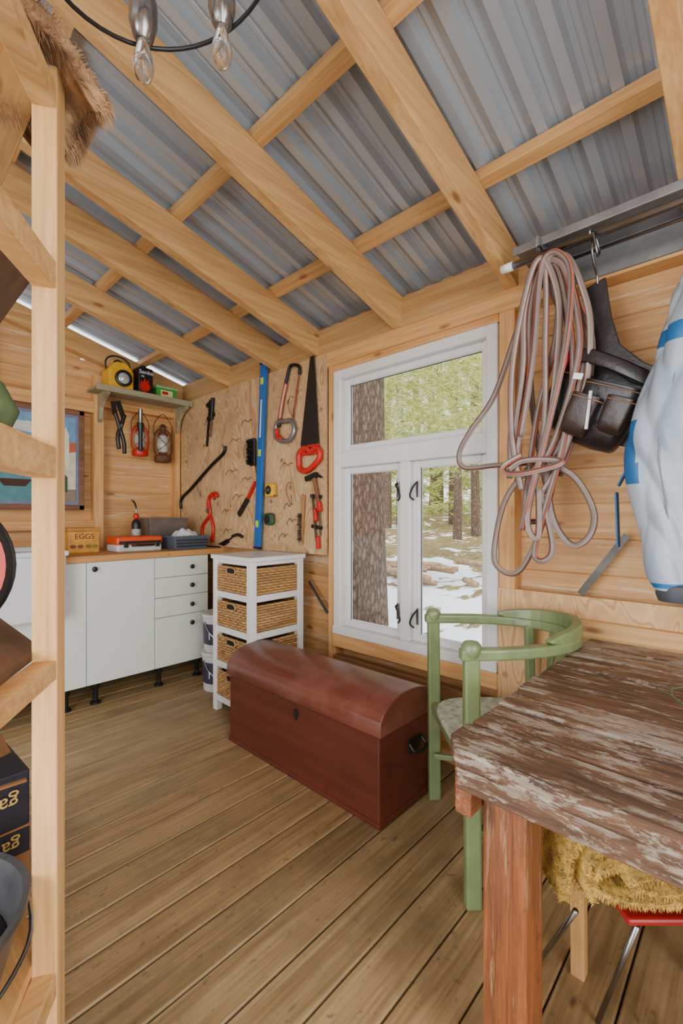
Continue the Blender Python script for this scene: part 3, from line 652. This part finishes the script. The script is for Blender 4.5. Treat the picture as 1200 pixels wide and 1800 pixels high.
def hlantern(name,x,mat,zt,s=1.0):
    g=grp(name); y=3.69; z0=zt-.36*s
    lathe('tank',[(.055*s,0),(.062*s,.01*s),(.062*s,.045*s),(.03*s,.06*s),(.03*s,.075*s)],(x,y,z0),mat,g,20)
    lathe('chimney_glass',[(.03*s,.075*s),(.046*s,.12*s),(.04*s,.17*s),(.026*s,.2*s)],(x,y,z0),plain(name+'_gl',C(190,190,180),.1,noise=.2),g,20)
    lathe('cap',[(.034*s,.2*s),(.036*s,.215*s),(.022*s,.23*s),(.022*s,.26*s),(.03*s,.265*s),(.012*s,.285*s)],(x,y,z0),mat,g,20)
    for sg in (-1,1):
        tube('side_tube_%d'%sg,[(x+sg*.05*s,y,z0+.05*s),(x+sg*.068*s,y,z0+.09*s),(x+sg*.066*s,y,z0+.18*s),(x+sg*.045*s,y,z0+.23*s),(x+sg*.02*s,y,z0+.25*s)],.007*s,mat,g)
        tube('guard_wire_%d'%sg,[(x-sg*.055*s,y-.03,z0+.08*s),(x,y-.05*s,z0+.13*s),(x+sg*.05*s,y-.02,z0+.19*s)],.0022,mat,g)
    tube('bail',[(x-.066*s,y,z0+.17*s),(x-.07*s,y,z0+.27*s),(x-.03*s,y,z0+.34*s),(x,y,z0+.36*s),(x+.03*s,y,z0+.34*s),(x+.07*s,y,z0+.27*s),(x+.066*s,y,z0+.17*s)],.003,darksteel,g)
hlantern('red_hurricane_lantern',1.55,red,2.05,1.0)
rust=plain('rusty_metal',C(110,70,44),.7,.3,noise=.3,nscale=20)
hlantern('rusty_hurricane_lantern',1.74,rust,2.06,1.12)
g=grp('garden_shears')
tube('grip_1',[(1.40,3.62,1.69),(1.395,3.62,1.78),(1.36,3.62,1.90),(1.33,3.62,2.0)],.016,black,g); tube('grip_2',[(1.36,3.62,1.72),(1.35,3.62,1.82),(1.375,3.62,1.90),(1.40,3.62,1.99)],.016,black,g)
beam('blade_1',(1.33,3.62,1.98),(1.315,3.62,2.08),.01,.035,black,g,up=(1,0,0)); beam('blade_2',(1.395,3.62,1.96),(1.35,3.62,2.09),.01,.035,black,g,up=(1,0,0)); lathe('bolt',[(.014,0),(.014,.01)],(1.368,3.605,1.90),steel,g,12,Euler((PI/2,0,0)))
g=grp('hand_torch')
lathe('barrel',[(.016,0),(.016,.15),(.026,.19),(.026,.22)],(1.515,3.60,1.72),black,g,16); lathe('head',[(.018,.22),(.016,.32),(.02,.33)],(1.515,3.60,1.72),steel,g,16)
g=grp('framed_harbour_picture')
x0,x1,z0,z1=.42,1.15,1.25,1.99; yf=BY-.012
fmw=wood('frame_wood',C(96,66,44),C(140,100,70),'x',knots=0)
boxes('frame',[((x0,yf-.02,z0),(x1,yf,z0+.035)),((x0,yf-.02,z1-.035),(x1,yf,z1)),((x0,yf-.02,z0),(x0+.035,yf,z1)),((x1-.035,yf-.02,z0),(x1,yf,z1))],fmw,g,.003)
def flat(n,poly,c,d): prism(n,poly,yf-.006-d*.0012,yf-.005-d*.0012+.001,plain('art_'+n,c,.8,noise=.12,nscale=25),g,'XZ')
flat('border',[(x0+.03,z0+.03),(x1-.03,z0+.03),(x1-.03,z1-.03),(x0+.03,z1-.03)],C(120,124,150),0)
a0,a1,c0,c1=x0+.06,x1-.055,z0+.06,z1-.06
flat('sky',[(a0,1.62),(a1,1.62),(a1,c1),(a0,c1)],C(112,156,196),1)
flat('sea',[(a0,c0),(a1,c0),(a1,1.64),(a0,1.64)],C(86,138,146),1)
flat('cloud',[(.62,1.82),(.70,1.86),(.80,1.87),(.92,1.84),(1.0,1.85),(1.02,1.80),(.8,1.79)],C(214,214,206),2)
flat('cloud_2',[(.6,1.72),(.75,1.75),(.9,1.74),(.93,1.70),(.7,1.69)],C(196,200,204),2)
flat('headland',[(a0,1.60),(.8,1.64),(.92,1.66),(.92,1.58),(a0,1.57)],C(86,108,78),2)
flat('house',[(.93,1.38),(a1,1.38),(a1,1.70),(1.0,1.72),(.93,1.66)],C(214,206,188),3)
flat('roof',[(.92,1.66),(1.0,1.73),(a1,1.75),(a1,1.68),(1.0,1.66)],C(182,96,68),4)
flat('tower',[(1.01,1.56),(1.05,1.56),(1.05,1.80),(1.03,1.86),(1.01,1.80)],C(230,222,200),5)
flat('doorway',[(.98,1.38),(1.04,1.38),(1.04,1.49),(1.01,1.52),(.98,1.49)],C(60,84,66),5)
flat('rocks',[(.86,c0),(a1,c0),(a1,1.40),(.96,1.40),(.9,1.36)],C(138,122,106),4)
flat('boat',[(.62,1.46),(.82,1.46),(.78,1.41),(.66,1.41)],C(70,44,34),4)
flat('lower_house',[(.70,1.5),(.80,1.5),(.80,1.58),(.75,1.61),(.70,1.58)],C(220,212,196),4)
# ---------------------------------------------------------------- countertop items
CT=.955
def tub(name,lo,hi,mat,tp=.02):
    g=grp(name); x0,y0,z0=lo;x1,y1,z1=hi; t=.006
    def ring(i,z,inn):
        f_=tp*(1-i); return [(x0+f_+inn,y0+f_+inn,z),(x1-f_-inn,y0+f_+inn,z),(x1-f_-inn,y1-f_-inn,z),(x0+f_+inn,y1-f_-inn,z)]
    V=ring(0,z0,0)+ring(1,z1,0)+ring(1,z1,t)+ring(0,z0+t,t); F=[(3,2,1,0),(12,13,14,15)]
    for a in (0,4,8):
        for k in range(4): F.append((a+k,a+(k+1)%4,a+4+(k+1)%4,a+4+k))
    o=mobj('shell',V,F,mat,g); bevel(o,.006)
    boxes('rim',[((x0-.006,y0-.006,z1-.012),(x1+.006,y0+.002,z1+.002)),((x0-.006,y1-.002,z1-.012),(x1+.006,y1+.006,z1+.002)),((x0-.006,y0,z1-.012),(x0+.002,y1,z1+.002)),((x1-.002,y0,z1-.012),(x1+.006,y1,z1+.002))],mat,g,.002)
    return g
tub('grey_storage_box',(1.50,3.40,CT),(1.81,3.64,1.19),plain('smoke_plastic',C(104,94,88),.2,noise=.1))
g=tub('slate_basket',(1.56,3.12,CT),(1.83,3.34,1.055),plain('slate',C(84,92,106),.5),.012)
rows=[]
for k in range(3):
    for i in range(14): rows.append(((1.572+i*.0185,3.112,.975+k*.022),(1.582+i*.0185,3.118,.987+k*.022)))
boxes('lattice',rows,plain('slate_d',C(36,40,50),.6),g)
V=[];F=[];n_=20
for i in range(n_):
    for j in range(n_):
        x=1.59+.2*i/(n_-1); y=3.14+.17*j/(n_-1); r=max(0,1-((x-1.69)/.11)**2-((y-3.22)/.09)**2)
        V.append((x,y,1.03+.07*r**.6+.012*math.sin(60*x+40*y)*r+.01*math.sin(95*y-50*x)*r))
for i in range(n_-1):
    for j in range(n_-1): a=i*n_+j; F.append((a,a+n_,a+n_+1,a+1))
smoothmod(mobj('cloth_in_basket',V,F,plain('cloth',C(210,214,220),.8),g,True))
g=grp('toolbox')
box('base',(1.19,3.2,CT),(1.50,3.4,1.005),plain('tb',C(206,206,202),.4),g,.01); box('lid',(1.185,3.195,1.005),(1.505,3.40,1.06),plain('orange',C(214,74,26),.4),g,.014)
tube('handle',[(1.29,3.19,1.0),(1.29,3.165,1.0),(1.42,3.165,1.0),(1.42,3.19,1.0)],.008,black,g,sub=3)
for i,x in enumerate((1.23,1.45)): box('latch_%d'%i,(x,3.186,.985),(x+.03,3.197,1.03),black,g,.003)
box('front_band',(1.20,3.192,1.012),(1.49,3.196,1.03),black,g)
g=grp('gas_torch_can')
lathe('can',[(.03,0),(.033,.006),(.033,.19),(.024,.215),(.012,.225)],(1.44,3.50,CT),black,g,20); lathe('label',[(.0335,.05),(.0335,.15)],(1.44,3.50,CT),plain('canlab',C(190,190,180),.4,noise=.3,nscale=60),g,20)
lathe('valve',[(.012,.225),(.02,.235),(.02,.26),(.01,.27)],(1.44,3.50,CT),red,g,14); tube('nozzle',[(1.44,3.50,CT+.27),(1.44,3.50,CT+.31),(1.42,3.48,CT+.35),(1.39,3.46,CT+.37)],.007,steel,g)
g=grp('painted_egg_box')
box('body',(.93,3.32,CT),(1.12,3.5,1.10),plain('eggbox',C(210,150,56),.6,noise=.2,nscale=20),g,.006); box('lid',(.925,3.315,1.10),(1.125,3.505,1.125),plain('egglid',C(176,122,48),.6),g,.004)
text('lettering','EGGS',(1.025,3.318,1.065),.05,ROT_Y,plain('dkr',C(110,34,20),.6),g)
for i,x in enumerate((.955,1.0,1.05,1.09)): lathe('hen_mark_%d'%i,[(.016,0),(.016,.002)],(x,3.3195,1.0),plain('hen%d'%i,C(120,60+i*20,40),.6),g,10,Euler((PI/2,0,0)),scale=(1.2,.8,1))
def bucket(name,x,y,z,r,h,txt):
    g=grp(name); wm=plain(name+'w',C(206,206,206),.4)
    lathe('pail',[(r*.9,0),(r*.97,h*.9),(r*1.03,h*.92),(r*1.03,h)],(x,y,z),wm,g,28)
    lathe('label',[(r*.925,h*.2),(r*.965,h*.75)],(x,y,z),plain(name+'l',C(60,58,78),.5),g,28)
    tube('bail',[(x-r,y,z+h*.8),(x-r*.9,y-r*.5,z+h*.5),(x-r*.3,y-r*1.1,z+h*.38),(x+r*.5,y-r*.95,z+h*.5),(x+r,y,z+h*.8)],.004,steel,g)
    text('lettering',txt,(x-.085,y-.093,z+h*.45),.07,(PI/2,0,-.75),white,g)
bucket('paint_bucket',1.735,2.80,0,.125,.265,'NO'); bucket('paint_bucket',1.735,2.80,.267,.12,.26,'NO')
# ---------------------------------------------------------------- metal shelf / rail top right
galv=plain('galvanised',C(136,136,136),.45,.45,noise=.2,nscale=6)
g=grp('metal_overhead_shelf')
box('tray',(1.74,RY+.1,2.236),(1.94,.71,2.246),galv,g); box('front_lip',(1.735,RY+.1,2.215),(1.745,.71,2.246),galv,g,.002); box('back_flange',(1.93,RY+.1,2.12),(1.938,.66,2.236),galv,g)
for y in (.60,-.4): prism('bracket',[(1.93,2.234),(1.70,2.234),(1.70,2.20),(1.80,2.10),(1.93,2.04)],y,y+.012,galv,g,'XZ',.002)
g=grp('clothes_rail')
tube('tube',[(1.715,.70,2.165),(1.715,RY+.1,2.165)],.014,steel,g,n=16,sub=1); tube('white_cap',[(1.715,.745,2.165),(1.715,.70,2.165)],.0165,white,g,n=16,sub=1)
tube('inner_rod',[(1.79,.60,2.15),(1.79,RY+.1,2.15)],.006,steel,g,n=10,sub=1)
# ---------------------------------------------------------------- hose
g=grp('garden_hose_coil')
hs=[plain('hose_grey',C(128,108,100),.35,noise=.08),plain('hose_orange',C(194,88,56),.4),plain('hose_light',C(174,162,154),.4),plain('hose_dark',C(80,68,66),.4)]
def hl(pts,x0,i):
    random.seed(i*5+1)
    P=[(x0+random.uniform(-.012,.012),a,b_) for a,b_ in pts]
    tube('loop_%d'%i,P,.0112,hs,g,n=14,closed=False,sub=8,mi=[0,0,2,0,1,3,0,0,0,2,0,1,3,0])
hl([(.60,1.30),(.66,1.62),(.67,1.95),(.62,2.10),(.57,2.08),(.53,1.9),(.55,1.6),(.60,1.25),(.70,.99),(.80,1.0),(.81,1.12),(.76,1.28),(.66,1.41)],1.80,0)
hl([(.64,1.41),(.80,1.41),(.93,1.41),(.955,1.47),(.90,1.56),(.80,1.70),(.70,1.95),(.63,2.10),(.59,2.11),(.50,2.0),(.44,1.82),(.47,1.6),(.55,1.35)],1.77,1)
hl([(.72,1.42),(.72,1.52),(.69,1.65),(.67,1.9),(.61,2.12),(.55,2.12),(.49,2.0),(.46,1.75),(.52,1.5),(.58,1.38),(.56,1.20),(.50,1.10),(.44,1.13),(.43,1.22),(.49,1.34),(.58,1.40)],1.74,2)
hl([(.69,1.36),(.68,1.5),(.64,1.7),(.64,1.95),(.60,2.12),(.54,2.10),(.50,1.9),(.49,1.7),(.52,1.45),(.59,1.2),(.62,1.06),(.58,1.04),(.56,1.10),(.60,1.3)],1.72,3)
hl([(.66,1.30),(.70,1.5),(.70,1.75),(.66,1.98),(.61,2.13),(.57,2.12),(.53,1.95),(.54,1.7),(.57,1.5),(.63,1.25),(.63,1.15),(.60,1.13),(.60,1.3)],1.70,4)
hl([(.60,1.42),(.58,1.6),(.58,1.8),(.58,2.0),(.57,2.13),(.51,2.13),(.46,2.0),(.43,1.85),(.45,1.65),(.53,1.4),(.60,1.28)],1.72,5)
hl([(.70,1.38),(.66,1.405),(.60,1.41),(.53,1.40),(.52,1.385),(.58,1.37),(.66,1.36),(.72,1.37),(.72,1.395),(.66,1.43)],1.69,6)
hl([(.66,1.5),(.62,1.8),(.60,2.05),(.58,2.14),(.53,2.14),(.49,2.05),(.50,1.8),(.57,1.5),(.62,1.3),(.66,1.15)],1.69,7)
hl([(.73,1.35),(.69,1.6),(.63,1.9),(.62,2.08),(.58,2.12),(.55,2.05),(.56,1.85),(.62,1.6),(.66,1.35),(.67,1.2),(.63,1.18)],1.755,8)
hl([(.70,1.5),(.66,1.75),(.655,1.98),(.60,2.125),(.52,2.10),(.475,1.92),(.47,1.75),(.55,1.48),(.62,1.35)],1.71,9)
tube('hanging_strap',[(1.715,.60,2.165),(1.70,.60,2.19),(1.73,.60,2.195),(1.745,.60,2.15),(1.74,.60,2.08),(1.70,.60,2.09),(1.70,.60,2.15)],.005,black,g)
# ---------------------------------------------------------------- tool belt
g=grp('leather_tool_belt')
lea=plain('leather',C(38,33,33),.33,noise=.25,nscale=14,bump=.35)
lea2=plain('leather_brown',C(50,36,32),.35,noise=.25,nscale=14,bump=.35)
stc=plain('stitch',C(150,104,74),.7)
prism('hanging_strap',[(.47,2.03),(.405,2.05),(.385,1.90),(.36,1.80),(.29,1.72),(.20,1.66),(.22,1.60),(.33,1.66),(.43,1.76),(.455,1.90)],1.80,1.81,lea,g,bev=.004)
prism('back_pad',[(.53,1.72),(.45,1.80),(.36,1.76),(.28,1.66),(.25,1.55),(.31,1.43),(.40,1.46),(.50,1.56)],1.815,1.823,lea,g,bev=.003)
def pouch(n_,yc,zt,w,h,x0,x1,mat,tilt):
    c_=Vector((0,yc,zt)); R=Matrix.Rotation(tilt,3,'X')
    V=[];nk=20
    for (zz,ws_,dp) in ((0,1.0,1.12),(-.05,.98,1.05),(-.45,.97,1.0),(-.85,.88,.85),(-1,.74,.5)):
        for k in range(nk):
            a=2*PI*k/nk; e=lambda q:math.copysign(abs(q)**.45,q)
            V.append(R@Vector((0,e(math.cos(a))*w/2*ws_,zz*h))+c_+Vector((x1-(x1-x0)*dp*(.5-.5*e(math.sin(a))),0,0)))
    F=[]
    for i in range(4):
        for k in range(nk): F.append((i*nk+k,i*nk+(k+1)%nk,(i+1)*nk+(k+1)%nk,(i+1)*nk+k))
    F.append(tuple(4*nk+k for k in range(nk)))
    o=mobj(n_,V,F,mat,g,True); so=o.modifiers.new('so','SOLIDIFY'); so.thickness=.005; smoothmod(o)
    tube(n_+'_stitch',[v_+Vector((-.004,0,-.014)) for v_ in V[:nk]],.0016,stc,g,closed=True,sub=2,n=5)
    tube(n_+'_stitch_low',[V[4*nk+k]+Vector((-.005,0,.02)) for k in range(nk//2,nk+1) if k<nk],.0014,stc,g,sub=2,n=5)
pouch('pouch_1',.49,1.72,.13,.21,1.74,1.815,lea,.45)
pouch('pouch_2',.36,1.64,.19,.22,1.70,1.815,lea,.42)
pouch('pouch_3',.43,1.61,.10,.14,1.66,1.725,lea2,.45)
pouch('pouch_4',.33,1.585,.09,.12,1.67,1.72,lea2,.42)
tube('belt_band',[(1.77,.54,1.74),(1.72,.47,1.765),(1.70,.38,1.72),(1.71,.28,1.65),(1.76,.21,1.61)],.018,lea,g,sx=.2,sz=1.3,zfix=True)
beam('red_handle',(1.70,.53,1.70),(1.73,.51,1.79),.022,.022,red,g,.006)
beam('scissor_blade',(1.655,.43,1.49),(1.655,.415,1.62),.008,.014,steel,g,.003)
box('stitched_tab',(1.655,.44,1.665),(1.659,.47,1.685),white,g,rot=Euler((.3,0,0)))
tubes('carabiner_hooks',[([(1.715,.43,2.15),(1.70,.43,2.18),(1.73,.43,2.18),(1.73,.43,2.12),(1.76,.43,2.08),(1.79,.43,2.06),(1.80,.43,2.03)],.004),([(1.70,.42,2.17),(1.70,.41,2.11),(1.72,.41,2.09),(1.74,.41,2.12),(1.72,.42,2.17)],.004)],steel,g)
# ---------------------------------------------------------------- jacket
g=grp('hanging_work_jacket')
m,nt,b=new_mat('jacket_cloth'); tc=N(nt,'ShaderNodeTexCoord'); mp=N(nt,'ShaderNodeMapping'); L(nt,tc.outputs['Object'],mp.inputs[0]); mp.inputs['Scale'].default_value=(1,1,.4); mp.inputs['Rotation'].default_value=(.5,0,0)
n=N(nt,'ShaderNodeTexNoise',Scale=7.0,Detail=2.0,Distortion=1.2); L(nt,mp.outputs[0],n.inputs[0])
L(nt,ramp(nt,n.outputs[0],[(.3,C(128,142,156)),(.6,C(160,172,182))]),b.inputs['Base Color']); b.inputs['Roughness'].default_value=.45
bp=N(nt,'ShaderNodeBump',Strength=.35,Distance=.03); L(nt,n.outputs[0],bp.inputs['Height']); L(nt,bp.outputs[0],b.inputs['Normal']); jm=m
jb=plain('jacket_blue',C(26,96,152),.5,noise=.15)
def loft(n_,secs,mats,mi=None,nn=64,wr=.012,seed=1,sub=10):
    V=[];F=[];ix=[]
    S_=cr([(s[0],s[1],s[2]) for s in secs],sub); R_=cr([(s[3],s[4],0) for s in secs],sub)
    for i,(c_,r_) in enumerate(zip(S_,R_)):
        zz=c_.z
        for k in range(nn):
            a=2*PI*k/nn
            ph=zz*15+a*1.0+seed+1.3*math.sin(a*2+zz*5); fold=1-abs(math.sin(ph))**.9
            ph2=zz*5-a*2+seed*1.7; fold2=1-abs(math.sin(ph2))**.8
            w_=wr*(.8*math.sin(2*a+zz*6+seed)-.9*fold-.8*fold2)
            V.append((c_.x+math.cos(a)*(r_.x+w_),c_.y+math.sin(a)*(r_.y+w_),c_.z))
    m_=len(S_)
    for i in range(m_-1):
        for k in range(nn):
            F.append((i*nn+k,i*nn+(k+1)%nn,(i+1)*nn+(k+1)%nn,(i+1)*nn+k)); ix.append(mi(i/(m_-1),k/nn) if mi else 0)
    F.append(tuple(range(nn-1,-1,-1))); F.append(tuple((m_-1)*nn+k for k in range(nn))); ix+=[0,0]
    o=mobj(n_,V,F,mats,g,True,ix); smoothmod(o); return o
loft('body',[(1.81,-.05,2.08,.03,.05),(1.81,-.05,2.02,.05,.10),(1.81,-.05,1.92,.09,.20),(1.82,-.05,1.7,.09,.23),(1.82,-.05,1.4,.09,.24),(1.82,-.05,1.15,.10,.25),(1.82,-.05,1.05,.09,.25)],[jm,jb],lambda t,k:1 if (.18<t<.26 or .55<t<.62) else 0)
loft('sleeve',[(1.72,.10,1.99,.04,.045),(1.69,.13,1.90,.06,.07),(1.66,.16,1.76,.068,.072),(1.64,.19,1.62,.07,.075),(1.62,.22,1.46,.083,.088),(1.62,.222,1.36,.082,.085),(1.625,.205,1.20,.07,.075),(1.62,.195,1.10,.068,.075),(1.62,.19,1.03,.062,.072),(1.61,.18,.985,.045,.055)],[jm,jb],lambda t,k:1 if (.22<t<.265 and not .55<k<.62) or (.42<t<.60 and .27<k<.36+.1*(t-.4)) or (.93<t<.96) else 0,wr=.013,seed=3)
tube('sleeve_seam',[(1.64,.135,1.86),(1.60,.165,1.72),(1.575,.19,1.55),(1.55,.215,1.40),(1.56,.205,1.28),(1.575,.19,1.14)],.0025,plain('seam',C(116,126,138),.6),g)
lathe('cuff',[(.045,0),(.052,.02),(.050,.045),(.04,.05)],(1.61,.18,.955),plain('cuff',C(60,64,70),.6),g,20)
beam('blue_strap',(1.70,.35,1.28),(1.70,.345,1.10),.006,.035,jb,g,.002,up=(1,0,0))
beam('blue_strap_upper',(1.70,.345,1.30),(1.70,.28,1.44),.006,.03,jb,g,.002,up=(1,0,0))
tube('hanger_hook',[(1.81,-.05,2.07),(1.78,-.05,2.13),(1.72,-.05,2.18),(1.70,-.05,2.15)],.004,steel,g)
# ---------------------------------------------------------------- chandelier
g=grp('black_ring_chandelier')
cc_=Vector((.375,.808,2.29))
def tilt(x,y): return .30*((x-cc_.x)*.84-(y-cc_.y)*.54)
def ring(n_,c_,R,r):
    tube(n_,[(c_.x+R*math.cos(2*PI*i/24),c_.y+R*math.sin(2*PI*i/24),c_.z+tilt(c_.x+R*math.cos(2*PI*i/24),c_.y+R*math.sin(2*PI*i/24))) for i in range(24)],r,black,g,closed=True,sub=2)
ring('ring_outer',cc_+Vector((0,0,-.01)),.22,.0045); ring('ring_inner',cc_+Vector((0,0,.04)),.14,.004)
blb=bpy.data.materials.new('bulb_glass'); blb.use_nodes=True; bb=blb.node_tree.nodes['Principled BSDF']; bb.inputs['Base Color'].default_value=C(235,225,210); bb.inputs['Transmission Weight'].default_value=.92; bb.inputs['Roughness'].default_value=.02; bb.inputs['IOR'].default_value=1.3
sockm=plain('socket_metal',C(150,150,152),.25,.9)
for i,an in enumerate((75,24,-50,-125,165)):
    a=math.radians(an); q=cc_+Vector((math.cos(a)*.197,math.sin(a)*.197,-.012)); q.z+=tilt(q.x,q.y)
    tube('arm_%d'%i,[cc_+Vector((0,0,.16)),cc_+Vector((math.cos(a)*.12,math.sin(a)*.12,.16)),q+Vector((0,0,.10))],.005,black,g)
    lathe('socket_%d'%i,[(.006,.115),(.022,.105),(.030,.07),(.030,.03),(.022,.0),(.014,-.01)],q,sockm,g,20)
    lathe('bulb_%d'%i,[(.011,-.008),(.013,-.02),(.021,-.05),(.0235,-.068),(.020,-.086),(.011,-.098),(.002,-.102)],q,blb,g,20)
    tube('filament_%d'%i,[q+Vector((-.004,0,-.02)),q+Vector((-.006,0,-.07)),q+Vector((.006,0,-.07)),q+Vector((.004,0,-.02))],.0008,darksteel,g,n=4,sub=2)
tube('stem',[cc_+Vector((0,0,.15)),cc_+Vector((0,0,.40))],.006,black,g,sub=1)
# ---------------------------------------------------------------- left storage rack
g=grp('timber_storage_rack')
PC=Vector((.272,1.105,0))
beam('post',PC,PC+Vector((0,0,2.14)),.048,.046,pine_z,g,.003,up=(.57,.85,0))
dB=Vector((-.57,-.85,0)).normalized()
dgp=wood('dark_board',C(66,48,32),C(110,84,58),'y',knots=.3)
for i,(z0,z1) in enumerate(((.20,.25),(.86,.90),(1.28,1.345),(1.675,1.73),(2.05,2.10))):
    beam('crossbar_%d'%i,PC+dB*.02+Vector((0,0,(z0+z1)/2)),PC+dB*.62+Vector((0,0,(z0+z1)/2)),.045,z1-z0,pine_x,g,.003)
    e=PC+dB*.60
    poly=[(PC.x-.01,PC.y+.03),(PC.x-.01,1.95),(-.40,1.95),(-.40,e.y),(e.x,e.y)]
    prism('shelf_board_%d'%i,poly,z1,z1+.022,dgp if i in (1,3) else pine_y,g,'XY',.002)
for i,(x,y) in enumerate(((-.38,.62),(-.38,1.93),(.24,1.93))): beam('rear_post_%d'%i,(x,y,0),(x,y,2.14),.045,.045,pine_z,g,.003)
g=grp('fur_hide')
fur=plain('fur',C(190,150,108),.9,noise=.35,nscale=18,col2=C(92,62,40))
V=[];F=[];n_=26;sam=[]
def hz(u,v_):
    x=-.15+u*.50; y=1.02+v_*.42
    z=2.20+.05*math.sin(5*u+3*v_)+.03*math.sin(9*v_)
    if x>.27: z-= (x-.27)*1.1
    return Vector((x,y,z))
for i in range(n_):
    for j in range(n_): V.append(hz(i/(n_-1),j/(n_-1)))
for i in range(n_-1):
    for j in range(n_-1): a=i*n_+j; F.append((a,a+n_,a+n_+1,a+1))
o=mobj('hide',V,F,fur,g,True); so=o.modifiers.new('s','SOLIDIFY'); so.thickness=.03; so.offset=0
for _ in range(40000):
    u,v_=random.random()**.5,random.random()
    if random.random()<.25: u=random.uniform(.97,1.0)
    sam.append((hz(u,v_)+Vector((0,0,random.uniform(-.016,.016) if u>.97 else random.choice((-.016,.016)))),(1 if u>.9 else .4,-.4,random.choice((-.5,.5)))))
fuzz('fur_hairs',sam,.032,.0007,fur,g,droop=.5,jit=.4)
g=grp('cardboard_box')
cbm=plain('cardboard',C(150,106,62),.8,noise=.12)
nav=plain('navy',C(30,30,42),.6); gold=plain('gold',C(206,170,92),.5)
box('lower_box',(-.05,1.36,.274),(.295,1.70,.42),cbm,g,.004)
box('upper_box',(-.04,1.35,.422),(.285,1.69,.56),nav,g,.004,rotz=.05)
box('upper_flap',(-.04,1.34,.562),(.28,1.60,.568),cbm,g,.0,rot=Euler((.15,.06,.05)))
box('dark_band',(-.02,1.356,.355),(.292,1.36,.415),nav,g)
text('lettering','garlis',(.225,1.354,.385),.045,(PI/2,PI,0),gold,g)
text('lettering_2','garlis',(.215,1.34,.50),.05,(PI/2,PI,.05),gold,g)
g=grp('galvanised_bucket')
pm=plain('pail_metal',C(104,104,106),.4,.6,noise=.2)
lathe('pail',[(.15,0),(.155,.01),(.20,.17),(.208,.175),(.208,.188),(.196,.184),(.15,.02),(.0,.02)],(.03,1.12,.274),pm,g,40)
lathe('charcoal_fill',[(.17,.10),(.12,.125),(.0,.13)],(.03,1.12,.274),plain('coal',C(30,28,28),.9,noise=.4,nscale=40,bump=1.0),g,30)
tube('bail',[(.03+.205,1.13,.44),(.03+.19,1.03,.38),(.03+.08,.95,.34),(.03-.06,.95,.34),(.03-.205,1.13,.44)],.004,steel,g)
g=grp('black_saw_disc_case')
lathe('disc_case',[(.16,0),(.17,.01),(.17,.04),(.16,.05)],(.07,1.26,1.094),black,g,40,Euler((PI/2,0,-.1))); lathe('red_ring',[(.150,.05),(.150,.053),(.115,.053),(.115,.05)],(.07,1.26,1.094),red,g,40,Euler((PI/2,0,-.1)))
g=grp('green_cloth_bag')
lathe('bag',[(.05,0),(.10,.02),(.12,.07),(.09,.13),(.04,.16)],(.13,1.25,1.367),plain('bagg',C(96,120,78),.7,noise=.2,bump=.4),g,20,scale=(1,.8,1)); tube('strap',[(.08,1.22,1.5),(.13,1.17,1.56),(.19,1.22,1.5)],.008,plain('bags',C(70,90,60),.7),g)
g=grp('black_felt_hat')
lathe('hat',[(.16,0),(.155,.012),(.09,.015),(.085,.09),(.06,.11),(.0,.105)],(.08,1.28,1.752),black,g,28)
# ---------------------------------------------------------------- lights
w=bpy.data.worlds.new('world'); bpy.context.scene.world=w; w.use_nodes=True; nt=w.node_tree
bg=nt.nodes['Background']; sk=nt.nodes.new('ShaderNodeTexSky'); sk.sky_type='NISHITA'; sk.sun_disc=False; sk.sun_elevation=math.radians(38); sk.sun_rotation=math.radians(200); sk.dust_density=3
mixn=nt.nodes.new('ShaderNodeMix'); mixn.data_type='RGBA'; mixn.inputs[0].default_value=.7; nt.links.new(sk.outputs[0],mixn.inputs[6]); mixn.inputs[7].default_value=(6,6.1,6.2,1)
nt.links.new(mixn.outputs[2],bg.inputs[0]); bg.inputs[1].default_value=.5
def light(name,kind,loc,rot,e,size=1,sy=None,col=(1,1,1),angle=None):
    l=bpy.data.lights.new(name,kind); l.energy=e; l.color=col
    if kind=='AREA':
        l.size=size
        if sy: l.shape='RECTANGLE'; l.size_y=sy
    if angle: l.angle=angle
    o=bpy.data.objects.new(name,l); o.location=loc; o.rotation_euler=rot; SC.objects.link(o); return o
light('sun','SUN',(0,0,5),(math.radians(15),math.radians(-35),0),3.4,angle=.3,col=(1,.97,.92))
light('rear_fill_light','AREA',(0,RY-.1,1.3),(math.radians(95),0,0),60,1.8,2.2,(.93,.97,1))  # added fill lamp behind the camera, standing in for daylight through an invented opening
light('left_fill_light','AREA',(LX-.1,.8,1.6),(0,math.radians(-100),0),122,3.2,1.4,(.93,.97,1))  # unseen area lamp added outside the left wall to brighten the interior
